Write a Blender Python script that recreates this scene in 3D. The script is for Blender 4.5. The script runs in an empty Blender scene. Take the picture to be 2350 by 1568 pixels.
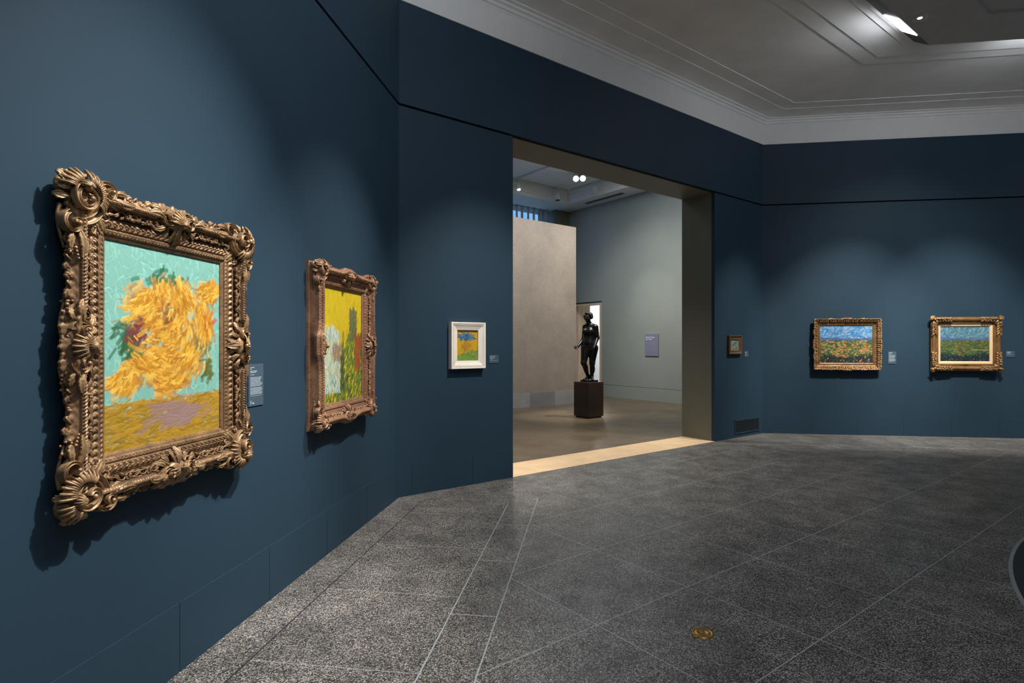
import bpy, math, random
import numpy as np
from mathutils import Vector, Matrix

PI = math.pi
sc = bpy.context.scene
C = sc.collection
R22 = math.radians(22.5)

# ------------------------------------------------------------------ plan
ALPHA = math.radians(7.91)                  # heading of the left wall
P1 = (-1.2, 6.0138)                         # corner left wall / doorway wall
LB = 7.25                                   # side of the octagon
def head(k):
    a = ALPHA + k * PI / 4
    return math.sin(a), math.cos(a)
P2 = (P1[0] + LB * head(1)[0], P1[1] + LB * head(1)[1])
def frame_matrix(k, org):
    return Matrix.Translation((org[0], org[1], 0)) @ Matrix.Rotation(PI / 2 - (ALPHA + k * PI / 4), 4, 'Z')
# wall frames: x along the wall to the right, y into the wall, z up
FR = {'A': frame_matrix(0, P1), 'B': frame_matrix(1, P1), 'C': frame_matrix(2, P2), 'W': Matrix.Identity(4)}
OC = (LB / 2, -LB / 2 * (1 + math.sqrt(2)))  # octagon centre in frame B
AP = -OC[1]
FR['G'] = FR['B'] @ Matrix.Translation((10.35, 0, 0)) @ Matrix.Rotation(-PI / 2, 4, 'Z')  # wall of the far room

# ------------------------------------------------------------------ materials
def lin(c):
    return tuple(((x / 255) / 12.92 if x / 255 <= .04045 else ((x / 255 + .055) / 1.055) ** 2.4) for x in c)
class NT:
    def __init__(s, name):
        s.m = bpy.data.materials.new(name); s.m.use_nodes = True
        s.n = s.m.node_tree.nodes; s.l = s.m.node_tree.links
        s.b = s.n['Principled BSDF']
    def new(s, t, **kw):
        nd = s.n.new(t)
        for k, v in kw.items():
            if k in nd.inputs.keys(): s.put(nd.inputs[k], v)
            else: setattr(nd, k, v)
        return nd
    def put(s, sock, v):
        if isinstance(v, bpy.types.NodeSocket): s.l.new(v, sock)
        else: sock.default_value = v
    def math(s, op, a, b=0.0, c=0.0):
        nd = s.n.new('ShaderNodeMath'); nd.operation = op
        for i, v in enumerate((a, b, c)): s.put(nd.inputs[i], v)
        return nd.outputs[0]
    def mix(s, f, a, b, mode='MIX'):
        nd = s.n.new('ShaderNodeMix'); nd.data_type = 'RGBA'; nd.blend_type = mode
        s.put(nd.inputs[0], f)
        for i, v in ((6, a), (7, b)):
            if not isinstance(v, bpy.types.NodeSocket): v = tuple(v) + ((1,) if len(v) == 3 else ())
            s.put(nd.inputs[i], v)
        return nd.outputs[2]
    def ramp(s, f, stops, interp='LINEAR'):
        nd = s.n.new('ShaderNodeValToRGB'); nd.color_ramp.interpolation = interp
        e = nd.color_ramp.elements
        while len(e) < len(stops): e.new(.5)
        for i, (p, c) in enumerate(stops):
            e[i].position = p; e[i].color = tuple(c) + (1,) if len(c) == 3 else c
        s.put(nd.inputs[0], f)
        return nd.outputs[0]
    def coord(s): return s.new('ShaderNodeTexCoord').outputs['Object']
    def noise(s, scale, detail=3, rough=.5, vec=None, out='Fac'):
        nd = s.new('ShaderNodeTexNoise'); nd.inputs['Scale'].default_value = scale
        nd.inputs['Detail'].default_value = detail; nd.inputs['Roughness'].default_value = rough
        s.l.new(vec or s.coord(), nd.inputs['Vector'])
        return nd.outputs[out]
    def bump(s, h, strength=.2, dist=.002):
        nd = s.new('ShaderNodeBump'); nd.inputs['Strength'].default_value = strength
        nd.inputs['Distance'].default_value = dist
        s.l.new(h, nd.inputs['Height']); s.l.new(nd.outputs[0], s.b.inputs['Normal'])
    def set(s, color=None, rough=None, metal=None, spec=None):
        for k, v in (('Base Color', color), ('Roughness', rough), ('Metallic', metal), ('Specular IOR Level', spec)):
            if v is None: continue
            if k == 'Base Color' and not isinstance(v, bpy.types.NodeSocket): v = tuple(v) + (1,)
            s.put(s.b.inputs[k], v)
        return s

M = {}
def flat(name, c, rough=.6, metal=0., spec=.5, var=.12, scale=6., bump=0., bscale=300.):
    t = NT(name)
    n = t.noise(scale, 4)
    a = tuple(x * (1 - var) for x in c); b = tuple(min(1, x * (1 + var)) for x in c)
    t.set(t.ramp(n, [(.3, a), (.7, b)]), rough, metal, spec)
    if bump: t.bump(t.noise(bscale, 2), bump, .001)
    M[name] = t.m
    return t
def emit(name, c, s):
    t = NT(name); t.set((0, 0, 0), .5)
    t.b.inputs['Emission Color'].default_value = tuple(c) + (1,); t.b.inputs['Emission Strength'].default_value = s
    M[name] = t.m

flat('navy_paint', (.0205, .0465, .0735), .6, var=.05, scale=1.6, bump=.25, bscale=140, spec=.2)
flat('groove_dark', (.008, .011, .014), .8)
flat('ceiling_paint', (.88, .89, .89), .75, var=.05, scale=2.5, bump=.3, bscale=40)
flat('frieze_paint', (.74, .75, .75), .75, var=.02)
flat('canopy_paint', (.52, .52, .535), .6, var=.04)
flat('canopy_side', (.05, .05, .05), .5)
flat('olive_paint', (.145, .152, .126), .5, var=.04, scale=2, bump=.15, bscale=140)
flat('sage_paint', (.30, .335, .315), .55, var=.05, scale=1.2, bump=.1, bscale=140)
flat('white_paint', (.78, .78, .76), .6, var=.02)
flat('base_stone', (.42, .41, .42), .5, var=.12, scale=3)
flat('threshold_stone', (.78, .55, .32), .45, var=.1, scale=4)
flat('stone_tile_dark', (.30, .30, .32), .5, var=.12, scale=3)
flat('carpet_navy', (.020, .028, .036), .9, var=.2, scale=80, bump=.4, bscale=500)
flat('strip_metal', (.30, .32, .33), .4, .3)
flat('brass', (.36, .21, .06), .35, .9, var=.25, scale=60)
flat('vent_paint', (.026, .034, .040), .45, .2)
flat('vent_slats', (.16, .16, .16), .5)
flat('fixture_grey', (.62, .64, .62), .4, .1)
flat('fixture_dark', (.03, .03, .03), .4, .4)
flat('plinth_brown', (.030, .018, .013), .35, var=.15, scale=3)
flat('plinth_top', (.036, .022, .016), .3, var=.15, scale=3)
flat('bronze_black', (.016, .017, .016), .24, .55, var=.3, scale=14)
flat('bronze_hair', (.011, .011, .011), .32, .5, var=.3, scale=20)
flat('label_blue', (.052, .088, .125), .5, var=.03)
flat('label_text', (.40, .47, .53), .6, var=.02)
flat('sign_lilac', (.225, .235, .345), .5, var=.03)
flat('sign_text', (.74, .76, .88), .6, var=.02)
flat('sign_text_dim', (.27, .29, .42), .6, var=.02)
flat('frame_white', (.90, .83, .74), .45, var=.05, scale=10, bump=.2, bscale=80)
flat('frame_edge_dark', (.03, .02, .015), .6)
flat('liner_cream', (.78, .56, .33), .55, var=.04, scale=20)
flat('slat_fabric', (.42, .45, .55), .8, var=.1)
flat('window_metal', (.05, .07, .10), .4, .4)
emit('lamp_glow', (1, .97, .92), 22)
emit('panel_glow', (.93, .95, 1.), 32)
emit('down_glow', (1, .93, .82), 14)

t = NT('glass_pane'); t.set((1, 1, 1), 0.0); t.b.inputs['Transmission Weight'].default_value = 1; t.b.inputs['IOR'].default_value = 1.02
M['glass'] = t.m

def gilt(name, hi, lo, umber, rough=.42, metal=.55, wear=.5):
    t = NT(name); co = t.coord()
    n1 = t.noise(9, 6, .65, co); n2 = t.noise(55, 5, .7, co); n3 = t.noise(260, 3, .6, co)
    base = t.mix(t.ramp(n1, [(.35, (0, 0, 0)), (.65, (1, 1, 1))]), lo, hi)
    col = t.mix(t.math('MULTIPLY', t.ramp(n2, [(.50, (0, 0, 0)), (.68, (1, 1, 1))]), wear), base, umber)
    t.set(col, t.ramp(n2, [(.3, (rough - .1,) * 3), (.7, (rough + .18,) * 3)]), metal, .5)
    t.bump(t.math('ADD', n3, t.math('MULTIPLY', n2, .8)), .35, .0015)
    M[name] = t.m
gilt('gilt_brown', (.34, .205, .105), (.15, .086, .042), (.055, .033, .02), .44, .35, .8)
gilt('gilt_hollow_shade', (.15, .085, .042), (.09, .05, .025), (.055, .033, .02), .45, .3, .7)  # darker gilt: shade of the hollow put into its colour
gilt('gilt_light', (.45, .29, .15), (.20, .118, .058), (.060, .036, .022), .40, .32, .75)
gilt('gilt_red', (.40, .215, .125), (.24, .118, .066), (.085, .042, .028), .5, .25, .75)
gilt('gilt_red_light', (.50, .30, .18), (.30, .16, .092), (.11, .055, .035), .45, .3, .6)
gilt('gilt_gold', (.42, .25, .11), (.24, .135, .057), (.075, .042, .02), .42, .4, .75)
gilt('gilt_yellow', (.36, .195, .072), (.21, .108, .04), (.085, .043, .02), .38, .45, .55)
gilt('frame_wood', (.14, .075, .035), (.09, .045, .024), (.04, .022, .014), .5, .1, .4)

# polished concrete of the far room
t = NT('floor_concrete'); co = t.coord()
n = t.math('ADD', t.math('MULTIPLY', t.noise(.9, 6, .6, co), .7), t.math('MULTIPLY', t.noise(14, 4, .6, co), .3))
t.set(t.ramp(n, [(.35, (.100, .074, .045)), (.65, (.165, .128, .084))]), t.ramp(t.noise(3, 4, .5, co), [(.3, (.28,) * 3), (.7, (.40,) * 3)]), 0, .4)
M['floor_concrete'] = t.m
# beige plaster
t = NT('plaster_beige'); co = t.coord()
n = t.math('ADD', t.math('MULTIPLY', t.noise(1.6, 6, .65, co), .5), t.math('MULTIPLY', t.noise(34, 5, .7, co), .5))
t.set(t.ramp(n, [(.36, (.335, .285, .24)), (.62, (.47, .40, .335))]), .75)
M['plaster_beige'] = t.m
# pale timber, vertical boards along local y
t = NT('timber_pale'); co = t.coord()
mp = t.new('ShaderNodeMapping'); mp.inputs['Scale'].default_value = (1, 14, .6); t.l.new(co, mp.inputs['Vector'])
t.set(t.ramp(t.noise(3, 5, .6, mp.outputs[0]), [(.35, (.66, .50, .35)), (.65, (.80, .64, .48))]), .5)
M['timber_board'] = t.m
flat('timber_pale', (.66, .54, .43), .5, var=.05, scale=8)

# terrazzo with metal divider strips (local x, y = along / into the doorway wall)
t = NT('terrazzo'); co = t.coord()
sp = t.new('ShaderNodeSeparateXYZ'); t.l.new(co, sp.inputs[0]); X, Y = sp.outputs[0], sp.outputs[1]
S2 = math.sqrt(.5)
dA = t.math('MULTIPLY', t.math('SUBTRACT', X, Y), S2)
sA = t.math('MULTIPLY', t.math('ADD', X, Y), S2)
dC = t.math('MULTIPLY', t.math('ADD', t.math('SUBTRACT', X, LB), Y), -S2)
sC = t.math('MULTIPLY', t.math('SUBTRACT', t.math('SUBTRACT', X, LB), Y), S2)
dB = t.math('MULTIPLY', Y, -1)
def absd(v, c): return t.math('ABSOLUTE', t.math('SUBTRACT', v, c))
def per(v, off, p):
    f = t.math('FRACT', t.math('ADD', t.math('DIVIDE', t.math('SUBTRACT', v, off), p), .5))
    return t.math('MULTIPLY', t.math('ABSOLUTE', t.math('SUBTRACT', f, .5)), p)
def lt(v, w): return t.math('LESS_THAN', v, w)
def gt(v, w): return t.math('GREATER_THAN', v, w)
def AND(*a):
    r = a[0]
    for q in a[1:]: r = t.math('MULTIPLY', r, q)
    return r
def OR(*a):
    r = a[0]
    for q in a[1:]: r = t.math('MAXIMUM', r, q)
    return r
inner = AND(gt(dA, 1.463), gt(dC, 1.463), gt(dB, .28))
dac = t.math('MINIMUM', dA, dC)
grid = AND(OR(lt(per(X, -.30, .855), .0030), lt(per(Y, -2.345, .855), .0030)), inner)
strip = AND(OR(lt(absd(dac, 1.463), .0042), lt(absd(dac, 1.18), .0042)), gt(dB, .9))
sel = lt(dA, dC)
sAC = t.math('ADD', t.math('MULTIPLY', sA, sel), t.math('MULTIPLY', t.math('MULTIPLY', sC, -1), t.math('SUBTRACT', 1, sel)))
cross = AND(lt(per(sAC, -2.458, .86), .004), gt(dac, 1.18), lt(dac, 1.463), gt(dB, .9))
cross2 = AND(lt(per(sAC, -3.09, .86), .003), gt(dac, .28), lt(dac, 1.18))
dmin = t.math('MINIMUM', dac, dB)
border = lt(absd(dmin, .28), .0048)
line = OR(grid, strip, cross, t.math('MULTIPLY', cross2, .7))
vo = t.new('ShaderNodeTexVoronoi'); vo.inputs['Scale'].default_value = 195; t.l.new(co, vo.inputs['Vector'])
s2 = t.new('ShaderNodeSeparateColor'); t.l.new(vo.outputs['Color'], s2.inputs[0])
patch = t.noise(3.2, 4, .6, co)
rnd = t.math('ADD', s2.outputs[0], t.math('MULTIPLY', t.math('SUBTRACT', patch, .5), .6))
chips = t.ramp(rnd, [(0, (.020, .021, .022)), (.30, (.050, .051, .052)), (.50, (.14, .137, .132)), (.74, (.285, .272, .25)), (.93, (.44, .42, .39))], 'CONSTANT')
tint = t.ramp(t.noise(60, 1, .5, co), [(.35, (.94, .97, 1)), (.65, (1.05, .99, .93))])
chips = t.mix(1, chips, tint, 'MULTIPLY')
col = t.mix(t.math('MULTIPLY', line, .9), chips, (.36, .40, .42))
col = t.mix(t.math('MULTIPLY', border, .95), col, (.014, .015, .016))
t.set(col, t.ramp(t.noise(5, 4, .5, co), [(.3, (.34,) * 3), (.7, (.50,) * 3)]), 0, .4)
M['terrazzo'] = t.m

# painted canvases: colour is carried by the mesh
t = NT('oil_paint'); at = t.new('ShaderNodeVertexColor'); at.layer_name = 'pigment'
t.set(at.outputs['Color'], .48, 0, .4)
wv = t.noise(220, 3, .6)
t.bump(wv, .25, .001)
M['oil_paint'] = t.m

# ------------------------------------------------------------------ mesh helpers
class MB:
    def __init__(s): s.v = []; s.f = []; s.mi = []; s.n = 0
    def add(s, V, F, mi=0):
        V = np.asarray(V, float).reshape(-1, 3)
        s.v.append(V); s.f += [tuple(int(i) + s.n for i in q) for q in F]; s.mi += [mi] * len(F); s.n += len(V)
        return s
    def box(s, a, b, mi=0, bev=0.):
        x0, y0, z0 = a; x1, y1, z1 = b
        if bev <= 0:
            V = [(x, y, z) for x in (x0, x1) for y in (y0, y1) for z in (z0, z1)]
            return s.add(V, [(0, 1, 3, 2), (4, 6, 7, 5), (0, 4, 5, 1), (2, 3, 7, 6), (0, 2, 6, 4), (1, 5, 7, 3)], mi)
        c = bev
        V = []; idx = {}
        def P(p):
            if p not in idx: idx[p] = len(V); V.append(p)
            return idx[p]
        lo = (x0, y0, z0); hi = (x1, y1, z1)
        def pt(sg, ax):   # corner sg pulled in on the axes other than ax
            return P(tuple((hi[i] if sg[i] > 0 else lo[i]) - (0 if i == ax else sg[i] * c) for i in range(3)))
        F = []
        for ax in range(3):
            o = [i for i in range(3) if i != ax]
            for d in (-1, 1):
                q = []
                for (p, r) in ((-1, -1), (1, -1), (1, 1), (-1, 1)):
                    sg = [0, 0, 0]; sg[ax] = d; sg[o[0]] = p; sg[o[1]] = r
                    q.append(pt(sg, ax))
                F.append(q)
        for ax in range(3):
            o = [i for i in range(3) if i != ax]
            for p in (-1, 1):
                for r in (-1, 1):
                    a1 = [0, 0, 0]; a1[o[0]] = p; a1[o[1]] = r
                    a2 = list(a1); a1[ax] = -1; a2[ax] = 1
                    F.append([pt(a1, o[0]), pt(a2, o[0]), pt(a2, o[1]), pt(a1, o[1])])
        for sx in (-1, 1):
            for sy in (-1, 1):
                for sz in (-1, 1):
                    F.append([pt((sx, sy, sz), k) for k in range(3)])
        return s.add(V, F, mi)
    def grid(s, P, mi=0, wrap_u=False, wrap_v=False, flip=False):
        P = np.asarray(P, float); nu, nv = P.shape[:2]
        iu = np.arange(nu if wrap_u else nu - 1); iv = np.arange(nv if wrap_v else nv - 1)
        a, b = np.meshgrid(iu, iv, indexing='ij'); a = a.ravel(); b = b.ravel(); a2 = (a + 1) % nu; b2 = (b + 1) % nv
        F = np.stack([a * nv + b, a2 * nv + b, a2 * nv + b2, a * nv + b2], 1)
        if flip: F = F[:, ::-1]
        return s.add(P.reshape(-1, 3), F.tolist(), mi)
    def tube(s, path, rad, sides=8, mi=0, flatten=1.0):
        path = np.asarray(path, float); n = len(path)
        rad = np.broadcast_to(np.asarray(rad, float), (n,))
        T = np.gradient(path, axis=0); T /= np.linalg.norm(T, axis=1)[:, None] + 1e-12
        up = np.array([0, 0, 1.]) if abs(T[0][2]) < .9 else np.array([1., 0, 0])
        N = np.cross(T[0], up); N /= np.linalg.norm(N)
        rings = []
        an = np.arange(sides) * 2 * PI / sides
        for i in range(n):
            N = N - T[i] * N.dot(T[i]); N /= np.linalg.norm(N) + 1e-12
            B = np.cross(T[i], N)
            rings.append(path[i] + rad[i] * (np.cos(an)[:, None] * N + np.sin(an)[:, None] * B * flatten))
        base = s.n
        s.grid(np.array(rings), mi, wrap_v=True)
        for (ring, pc, off) in ((0, path[0] - T[0] * rad[0] * .6, True), (n - 1, path[-1] + T[-1] * rad[-1] * .6, False)):
            c = s.n; s.add([pc], [], mi)
            for k in range(sides):
                a = base + ring * sides + k; b = base + ring * sides + (k + 1) % sides
                s.f.append((a, b, c) if not off else (b, a, c)); s.mi.append(mi)
        return s
    def ball(s, c, r, nu=10, nv=7, mi=0):
        r = np.broadcast_to(np.asarray(r, float), (3,))
        th = np.linspace(0, PI, nv); ph = np.arange(nu) * 2 * PI / nu
        P = np.stack([np.outer(np.cos(ph), np.sin(th)) * r[0] + c[0], np.outer(np.sin(ph), np.sin(th)) * r[1] + c[1],
                      np.outer(np.ones(nu), np.cos(th)) * r[2] + c[2]], -1)
        return s.grid(P, mi, wrap_u=True)
    def lathe(s, prof, n=32, mi=0, c=(0, 0, 0)):
        ph = np.arange(n) * 2 * PI / n
        prof = np.asarray(prof, float)
        P = np.stack([np.outer(np.cos(ph), prof[:, 0]) + c[0], np.outer(np.sin(ph), prof[:, 0]) + c[1], np.outer(np.ones(n), prof[:, 1]) + c[2]], -1)
        return s.grid(P, mi, wrap_u=True)
    def build(s, name, mats, frame='W', parent=None, smooth=False, loc=None, fn=None):
        me = bpy.data.meshes.new(name)
        V = np.concatenate(s.v) if s.v else np.zeros((0, 3))
        if fn is not None: V = fn(V)
        me.from_pydata(V.tolist(), [], s.f)
        for m in (mats if isinstance(mats, (list, tuple)) else [mats]): me.materials.append(M[m])
        me.polygons.foreach_set('material_index', np.array(s.mi, dtype=np.int32))
        if smooth: me.polygons.foreach_set('use_smooth', np.ones(len(s.f), dtype=bool))
        me.validate(); me.update()
        import bmesh
        bm = bmesh.new(); bm.from_mesh(me); bmesh.ops.recalc_face_normals(bm, faces=bm.faces); bm.to_mesh(me); bm.free()
        o = bpy.data.objects.new(name, me); C.objects.link(o)
        if parent is not None: o.parent = parent
        else: o.matrix_world = FR[frame] @ Matrix.Translation(loc or (0, 0, 0))
        return o

def tag(o, label=None, cat=None, group=None, kind=None):
    for k, v in (('label', label), ('category', cat), ('group', group), ('kind', kind)):
        if v: o[k] = v
    return o
def thing(name, frame, loc, label, cat, group=None, rz=0.):
    o = bpy.data.objects.new(name, None); C.objects.link(o); o.empty_display_size = .1
    o.matrix_world = FR[frame] @ Matrix.Translation(loc) @ Matrix.Rotation(rz, 4, 'Z')
    return tag(o, label, cat, group)
def struct(mb, name, mats, frame='W', parent=None, smooth=False):
    o = mb.build(name, mats, frame, parent, smooth)
    if parent is None: o['kind'] = 'structure'
    return o

# ------------------------------------------------------------------ gallery shell
ZG, ZT = 4.17, 5.27                      # shadow groove, top of the blue wall
DX0, DX1, DEP = 1.518, 5.745, .648       # doorway in the back wall
def octa(r):
    return [(OC[0] + r / math.cos(R22) * math.cos(PI / 2 + R22 - k * PI / 4), OC[1] + r / math.cos(R22) * math.sin(PI / 2 + R22 - k * PI / 4)) for k in range(8)]
def ring(prof, mi=0, mb=None):            # prof: (offset from the walls, z)
    mb = mb or MB()
    P = [[(x, y, z) for (x, y) in octa(AP - w)] for (w, z) in prof]
    return mb.grid(np.array(P), mi, wrap_v=True)

mb = MB(); pts = octa(AP + .02)
mb.add([(x, y, 0) for x, y in pts], [tuple(range(8))])
struct(mb, 'floor', 'terrazzo', 'B')

def plain_wall(name, frame):
    mb = MB()
    mb.box((0, 0, 0), (LB, .12, ZG - .012))
    mb.box((0, .035, ZG - .012), (LB, .12, ZG + .012), 1)
    mb.box((0, -.004, ZG + .012), (LB, .12, ZT))
    return struct(mb, name, ['navy_paint', 'groove_dark'], frame)
plain_wall('wall_left', 'A'); plain_wall('wall_right', 'C')
for k, nm in ((3, 'wall_far_right'), (4, 'wall_rear_right'), (5, 'wall_rear'), (6, 'wall_rear_left'), (7, 'wall_near_left')):
    p = octa(AP)[k - 1]
    w = FR['B'] @ Vector((p[0], p[1], 0))
    FR[nm] = frame_matrix(k, (w.x, w.y))
    mb = MB(); mb.box((0, 0, 0), (LB, .12, ZT))
    struct(mb, nm, 'navy_paint', nm)

mb = MB()                                 # doorway wall, thick
for x0, x1 in ((0, DX0), (DX1, LB)):
    mb.box((x0, 0, 0), (x1, .06, ZG - .012)); mb.box((x0, .035, ZG - .012), (x1, .06, ZG), 1)
mb.box((0, .035, ZG), (LB, .06, ZG + .012), 1)
mb.box((0, -.004, ZG + .012), (LB, .06, ZT))
struct(mb, 'wall_back', ['navy_paint', 'groove_dark'], 'B')
mb = MB()                                 # lining of the opening and the far side of the wall
mb.box((-.5, .06, 0), (DX0, DEP, ZG)); mb.box((DX1, .06, 0), (10.35, DEP, ZG)); mb.box((-.5, .06, ZG), (10.35, DEP, 6.5))
o = struct(mb, 'door_1', 'olive_paint', 'B')
mb = MB(); mb.box((DX0, 0, -.05), (DX1, DEP, .003)); struct(mb, 'trim_1', 'threshold_stone', 'B')

def baseboard(name, frame, spans, seams):
    mb = MB()
    for a, b in spans:
        ed = [a] + [s for s in seams if a < s < b] + [b]
        for i in range(len(ed) - 1):
            mb.box((ed[i] + (.0022 if i else 0), -.003, 0), (ed[i + 1] - (.0022 if i < len(ed) - 2 else 0), .001, .345), 0, .0006)
            if i: mb.box((ed[i] - .003, -.0012, 0), (ed[i] + .003, .001, .344), 1)
    struct(mb, name, ['navy_paint', 'groove_dark'], frame)
def base_A():
    mb = MB(); se = [-.862 - .792 * k for k in range(7)]
    ed = [-LB + .01] + sorted(se) + [0]
    for i in range(len(ed) - 1):
        mb.box((ed[i] + .0022, -.003, 0), (ed[i + 1] - .0022, .001, .345), 0, .0006)
        mb.box((ed[i] - .003, -.0012, 0), (ed[i] + .003, .001, .344), 1)
    struct(mb, 'baseboard_left', ['navy_paint', 'groove_dark'], 'A')
base_A()
baseboard('baseboard_back', 'B', [(0, DX0), (DX1, 6.33), (7.125, LB)], [.155, .935])
baseboard('baseboard_right', 'C', [(0, LB)], [.832 + .77 * k for k in range(8)])
# the left wall runs from the corner towards the camera
bpy.data.objects['wall_left'].matrix_world = FR['A'] @ Matrix.Translation((-LB, 0, 0))

# frieze, cornice and ceiling in one octagonal sweep
struct(ring([(-.02, ZT), (.02, ZT), (.022, 5.60), (.03, 5.625), (.03, 5.64)]), 'trim_2', 'frieze_paint', 'B')
pr = [(.0, 5.63), (.05, 5.638), (.07, 5.662), (.105, 5.672), (.115, 5.690), (.160, 5.694), (.168, 5.705), (.51, 5.705), (.514, 5.711), (.74, 5.711), (.744, 5.717), (2.0, 5.717), (2.0015, 5.709), (2.22, 5.709), (2.2215, 5.701), (2.57, 5.701), (2.572, 5.690), (AP - .01, 5.690)]
struct(ring(pr), 'ceiling', 'ceiling_paint', 'B')

# suspended canopy with lights in its sloping edge
can = thing('ceiling_canopy', 'B', (OC[0], OC[1], 5.48), 'large grey octagonal canopy hanging just under the gallery ceiling', 'ceiling canopy')
def local(mb): 
    return lambda V: V - np.array([OC[0], OC[1], 5.48])
mb = ring([(2.93, 5.48), (3.585, 5.48), (3.59, 5.515), (AP - .02, 5.515)])
ring([(2.73, 5.635), (AP - .02, 5.635)], 0, mb)
mb.build('underside', 'canopy_paint', parent=can, fn=local(mb))
mb = ring([(2.93, 5.4801), (2.73, 5.635)]); mb.build('sloping_edge', 'canopy_side', parent=can, fn=local(mb))
def edge_frame(k):                         # unit vectors of canopy side k (0 = facing doorway wall)
    a = PI / 2 - k * PI / 4
    return np.array([math.sin(a), -math.cos(a), 0]), np.array([math.cos(a), math.sin(a), 0])
def edge_panel(k, s0, s1, r):
    ax, nn = edge_frame(k)
    P = []
    for (w, z) in ((2.915, 5.4915), (2.748, 5.621)):
        P.append([tuple(ax * s + nn * (AP - w + .006) + np.array([0, 0, z - 5.48 - .004])) for s in (s0, s1)])
    q = MB(); q.add([P[0][0], P[0][1], P[1][1], P[1][0]], [(0, 1, 2, 3)])
    ob = q.build('light_panel', 'panel_glow', parent=can)
    tag(ob, 'glowing white light panel in the canopy edge')
for k, s0, s1 in ((-1, -1.9, 1.9), (0, 1.45, 2.04), (1, -1.25, -.6), (2, -1.5, 1.5), (3, -1.5, 1.5), (4, -1.5, 1.5), (5, -1.5, 1.5), (6, -1.5, 1.5)):
    edge_panel(k, s0, s1, 0)

def downlight(x, y, z, lit, label):
    o = thing('downlight', 'B', (x, y, z), label, 'downlight', 'downlights recessed in the canopy')
    mb = MB(); mb.lathe([(.085, .0), (.085, -.006), (.072, -.007), (.066, -.002)], 28); mb.build('trim_ring', 'fixture_grey' if lit else 'canopy_side', parent=o, smooth=True)
    mb = MB(); mb.lathe([(.0665, -.003), (.05, -.0012), (.026, -.0012)], 28); mb.build('reflector', 'canopy_paint', parent=o, smooth=True)
    mb = MB(); mb.lathe([(.026, -.0016), (.0, -.0016)], 20); mb.build('lens', 'down_glow' if lit else 'fixture_dark', parent=o)
downlight(5.223, -3.075, 5.48, True, 'lit round downlight recessed near the corner of the hanging canopy')
downlight(5.96, -3.96, 5.515, False, 'unlit round downlight in the recessed middle of the canopy')

# floor medallion carpet with metal rim, brass floor plate
an = np.linspace(0, 2 * PI, 181)[:-1]
mb = MB(); mb.grid(np.array([[(OC[0] + r * math.cos(a), OC[1] + r * math.sin(a), z) for a in an] for r, z in ((4.42, .0), (4.42, .006), (.01, .006))]), wrap_v=True)
tag(mb.build('carpet', 'carpet_navy', 'B'), 'dark navy round carpet set into the terrazzo at the right edge', 'carpet')
mb = MB(); mb.grid(np.array([[(OC[0] + r * math.cos(a), OC[1] + r * math.sin(a), z) for a in an] for r, z in ((4.445, .0), (4.445, .004), (4.421, .007), (4.421, 0))]), wrap_v=True)
struct(mb, 'trim_3', 'strip_metal', 'B')

o = thing('floor_box', 'B', (.104, -3.625, 0), 'small round brass floor plate set in the grey terrazzo', 'floor plate')
mb = MB(); mb.lathe([(.062, .0), (.060, .004), (.050, .006), (.046, .003), (.044, .003)], 36)
mb.build('rim', 'brass', parent=o, smooth=True)
mb = MB(); mb.lathe([(.044, .003), (.036, .004), (.032, .0075), (.028, .004), (.012, .0045), (0, .0055)], 32); mb.build('lid', 'brass', parent=o, smooth=True)
for s in (-1, 1):
    mb = MB(); mb.box((s * .066 - .012, -.012, 0), (s * .066 + .012, .012, .004), 0, .001); mb.build('tab', 'brass', parent=o)

# wall grille
o = thing('wall_vent', 'B', (6.73, 0, .062), 'dark metal ventilation grille low on the blue wall right of the doorway', 'vent')
mb = MB(); w, hh = .395, .25
for a, b in (((-w, -.012, 0), (w, 0, .022)), ((-w, -.012, hh - .022), (w, 0, hh)), ((-w, -.012, .022), (-w + .022, 0, hh - .022)), ((w - .022, -.012, .022), (w, 0, hh - .022))):
    mb.box(a, b, 0, .002)
mb.build('frame', 'navy_paint', parent=o)
mb = MB(); mb.box((-w + .022, -.003, .022), (w - .022, 0, hh - .022), 1)
for k in range(22): z = .026 + k * .0093; mb.box((-w + .022, -.009, z), (w - .022, -.003, z + .0045))
mb.build('grille', ['vent_paint', 'groove_dark'], parent=o)

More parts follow.
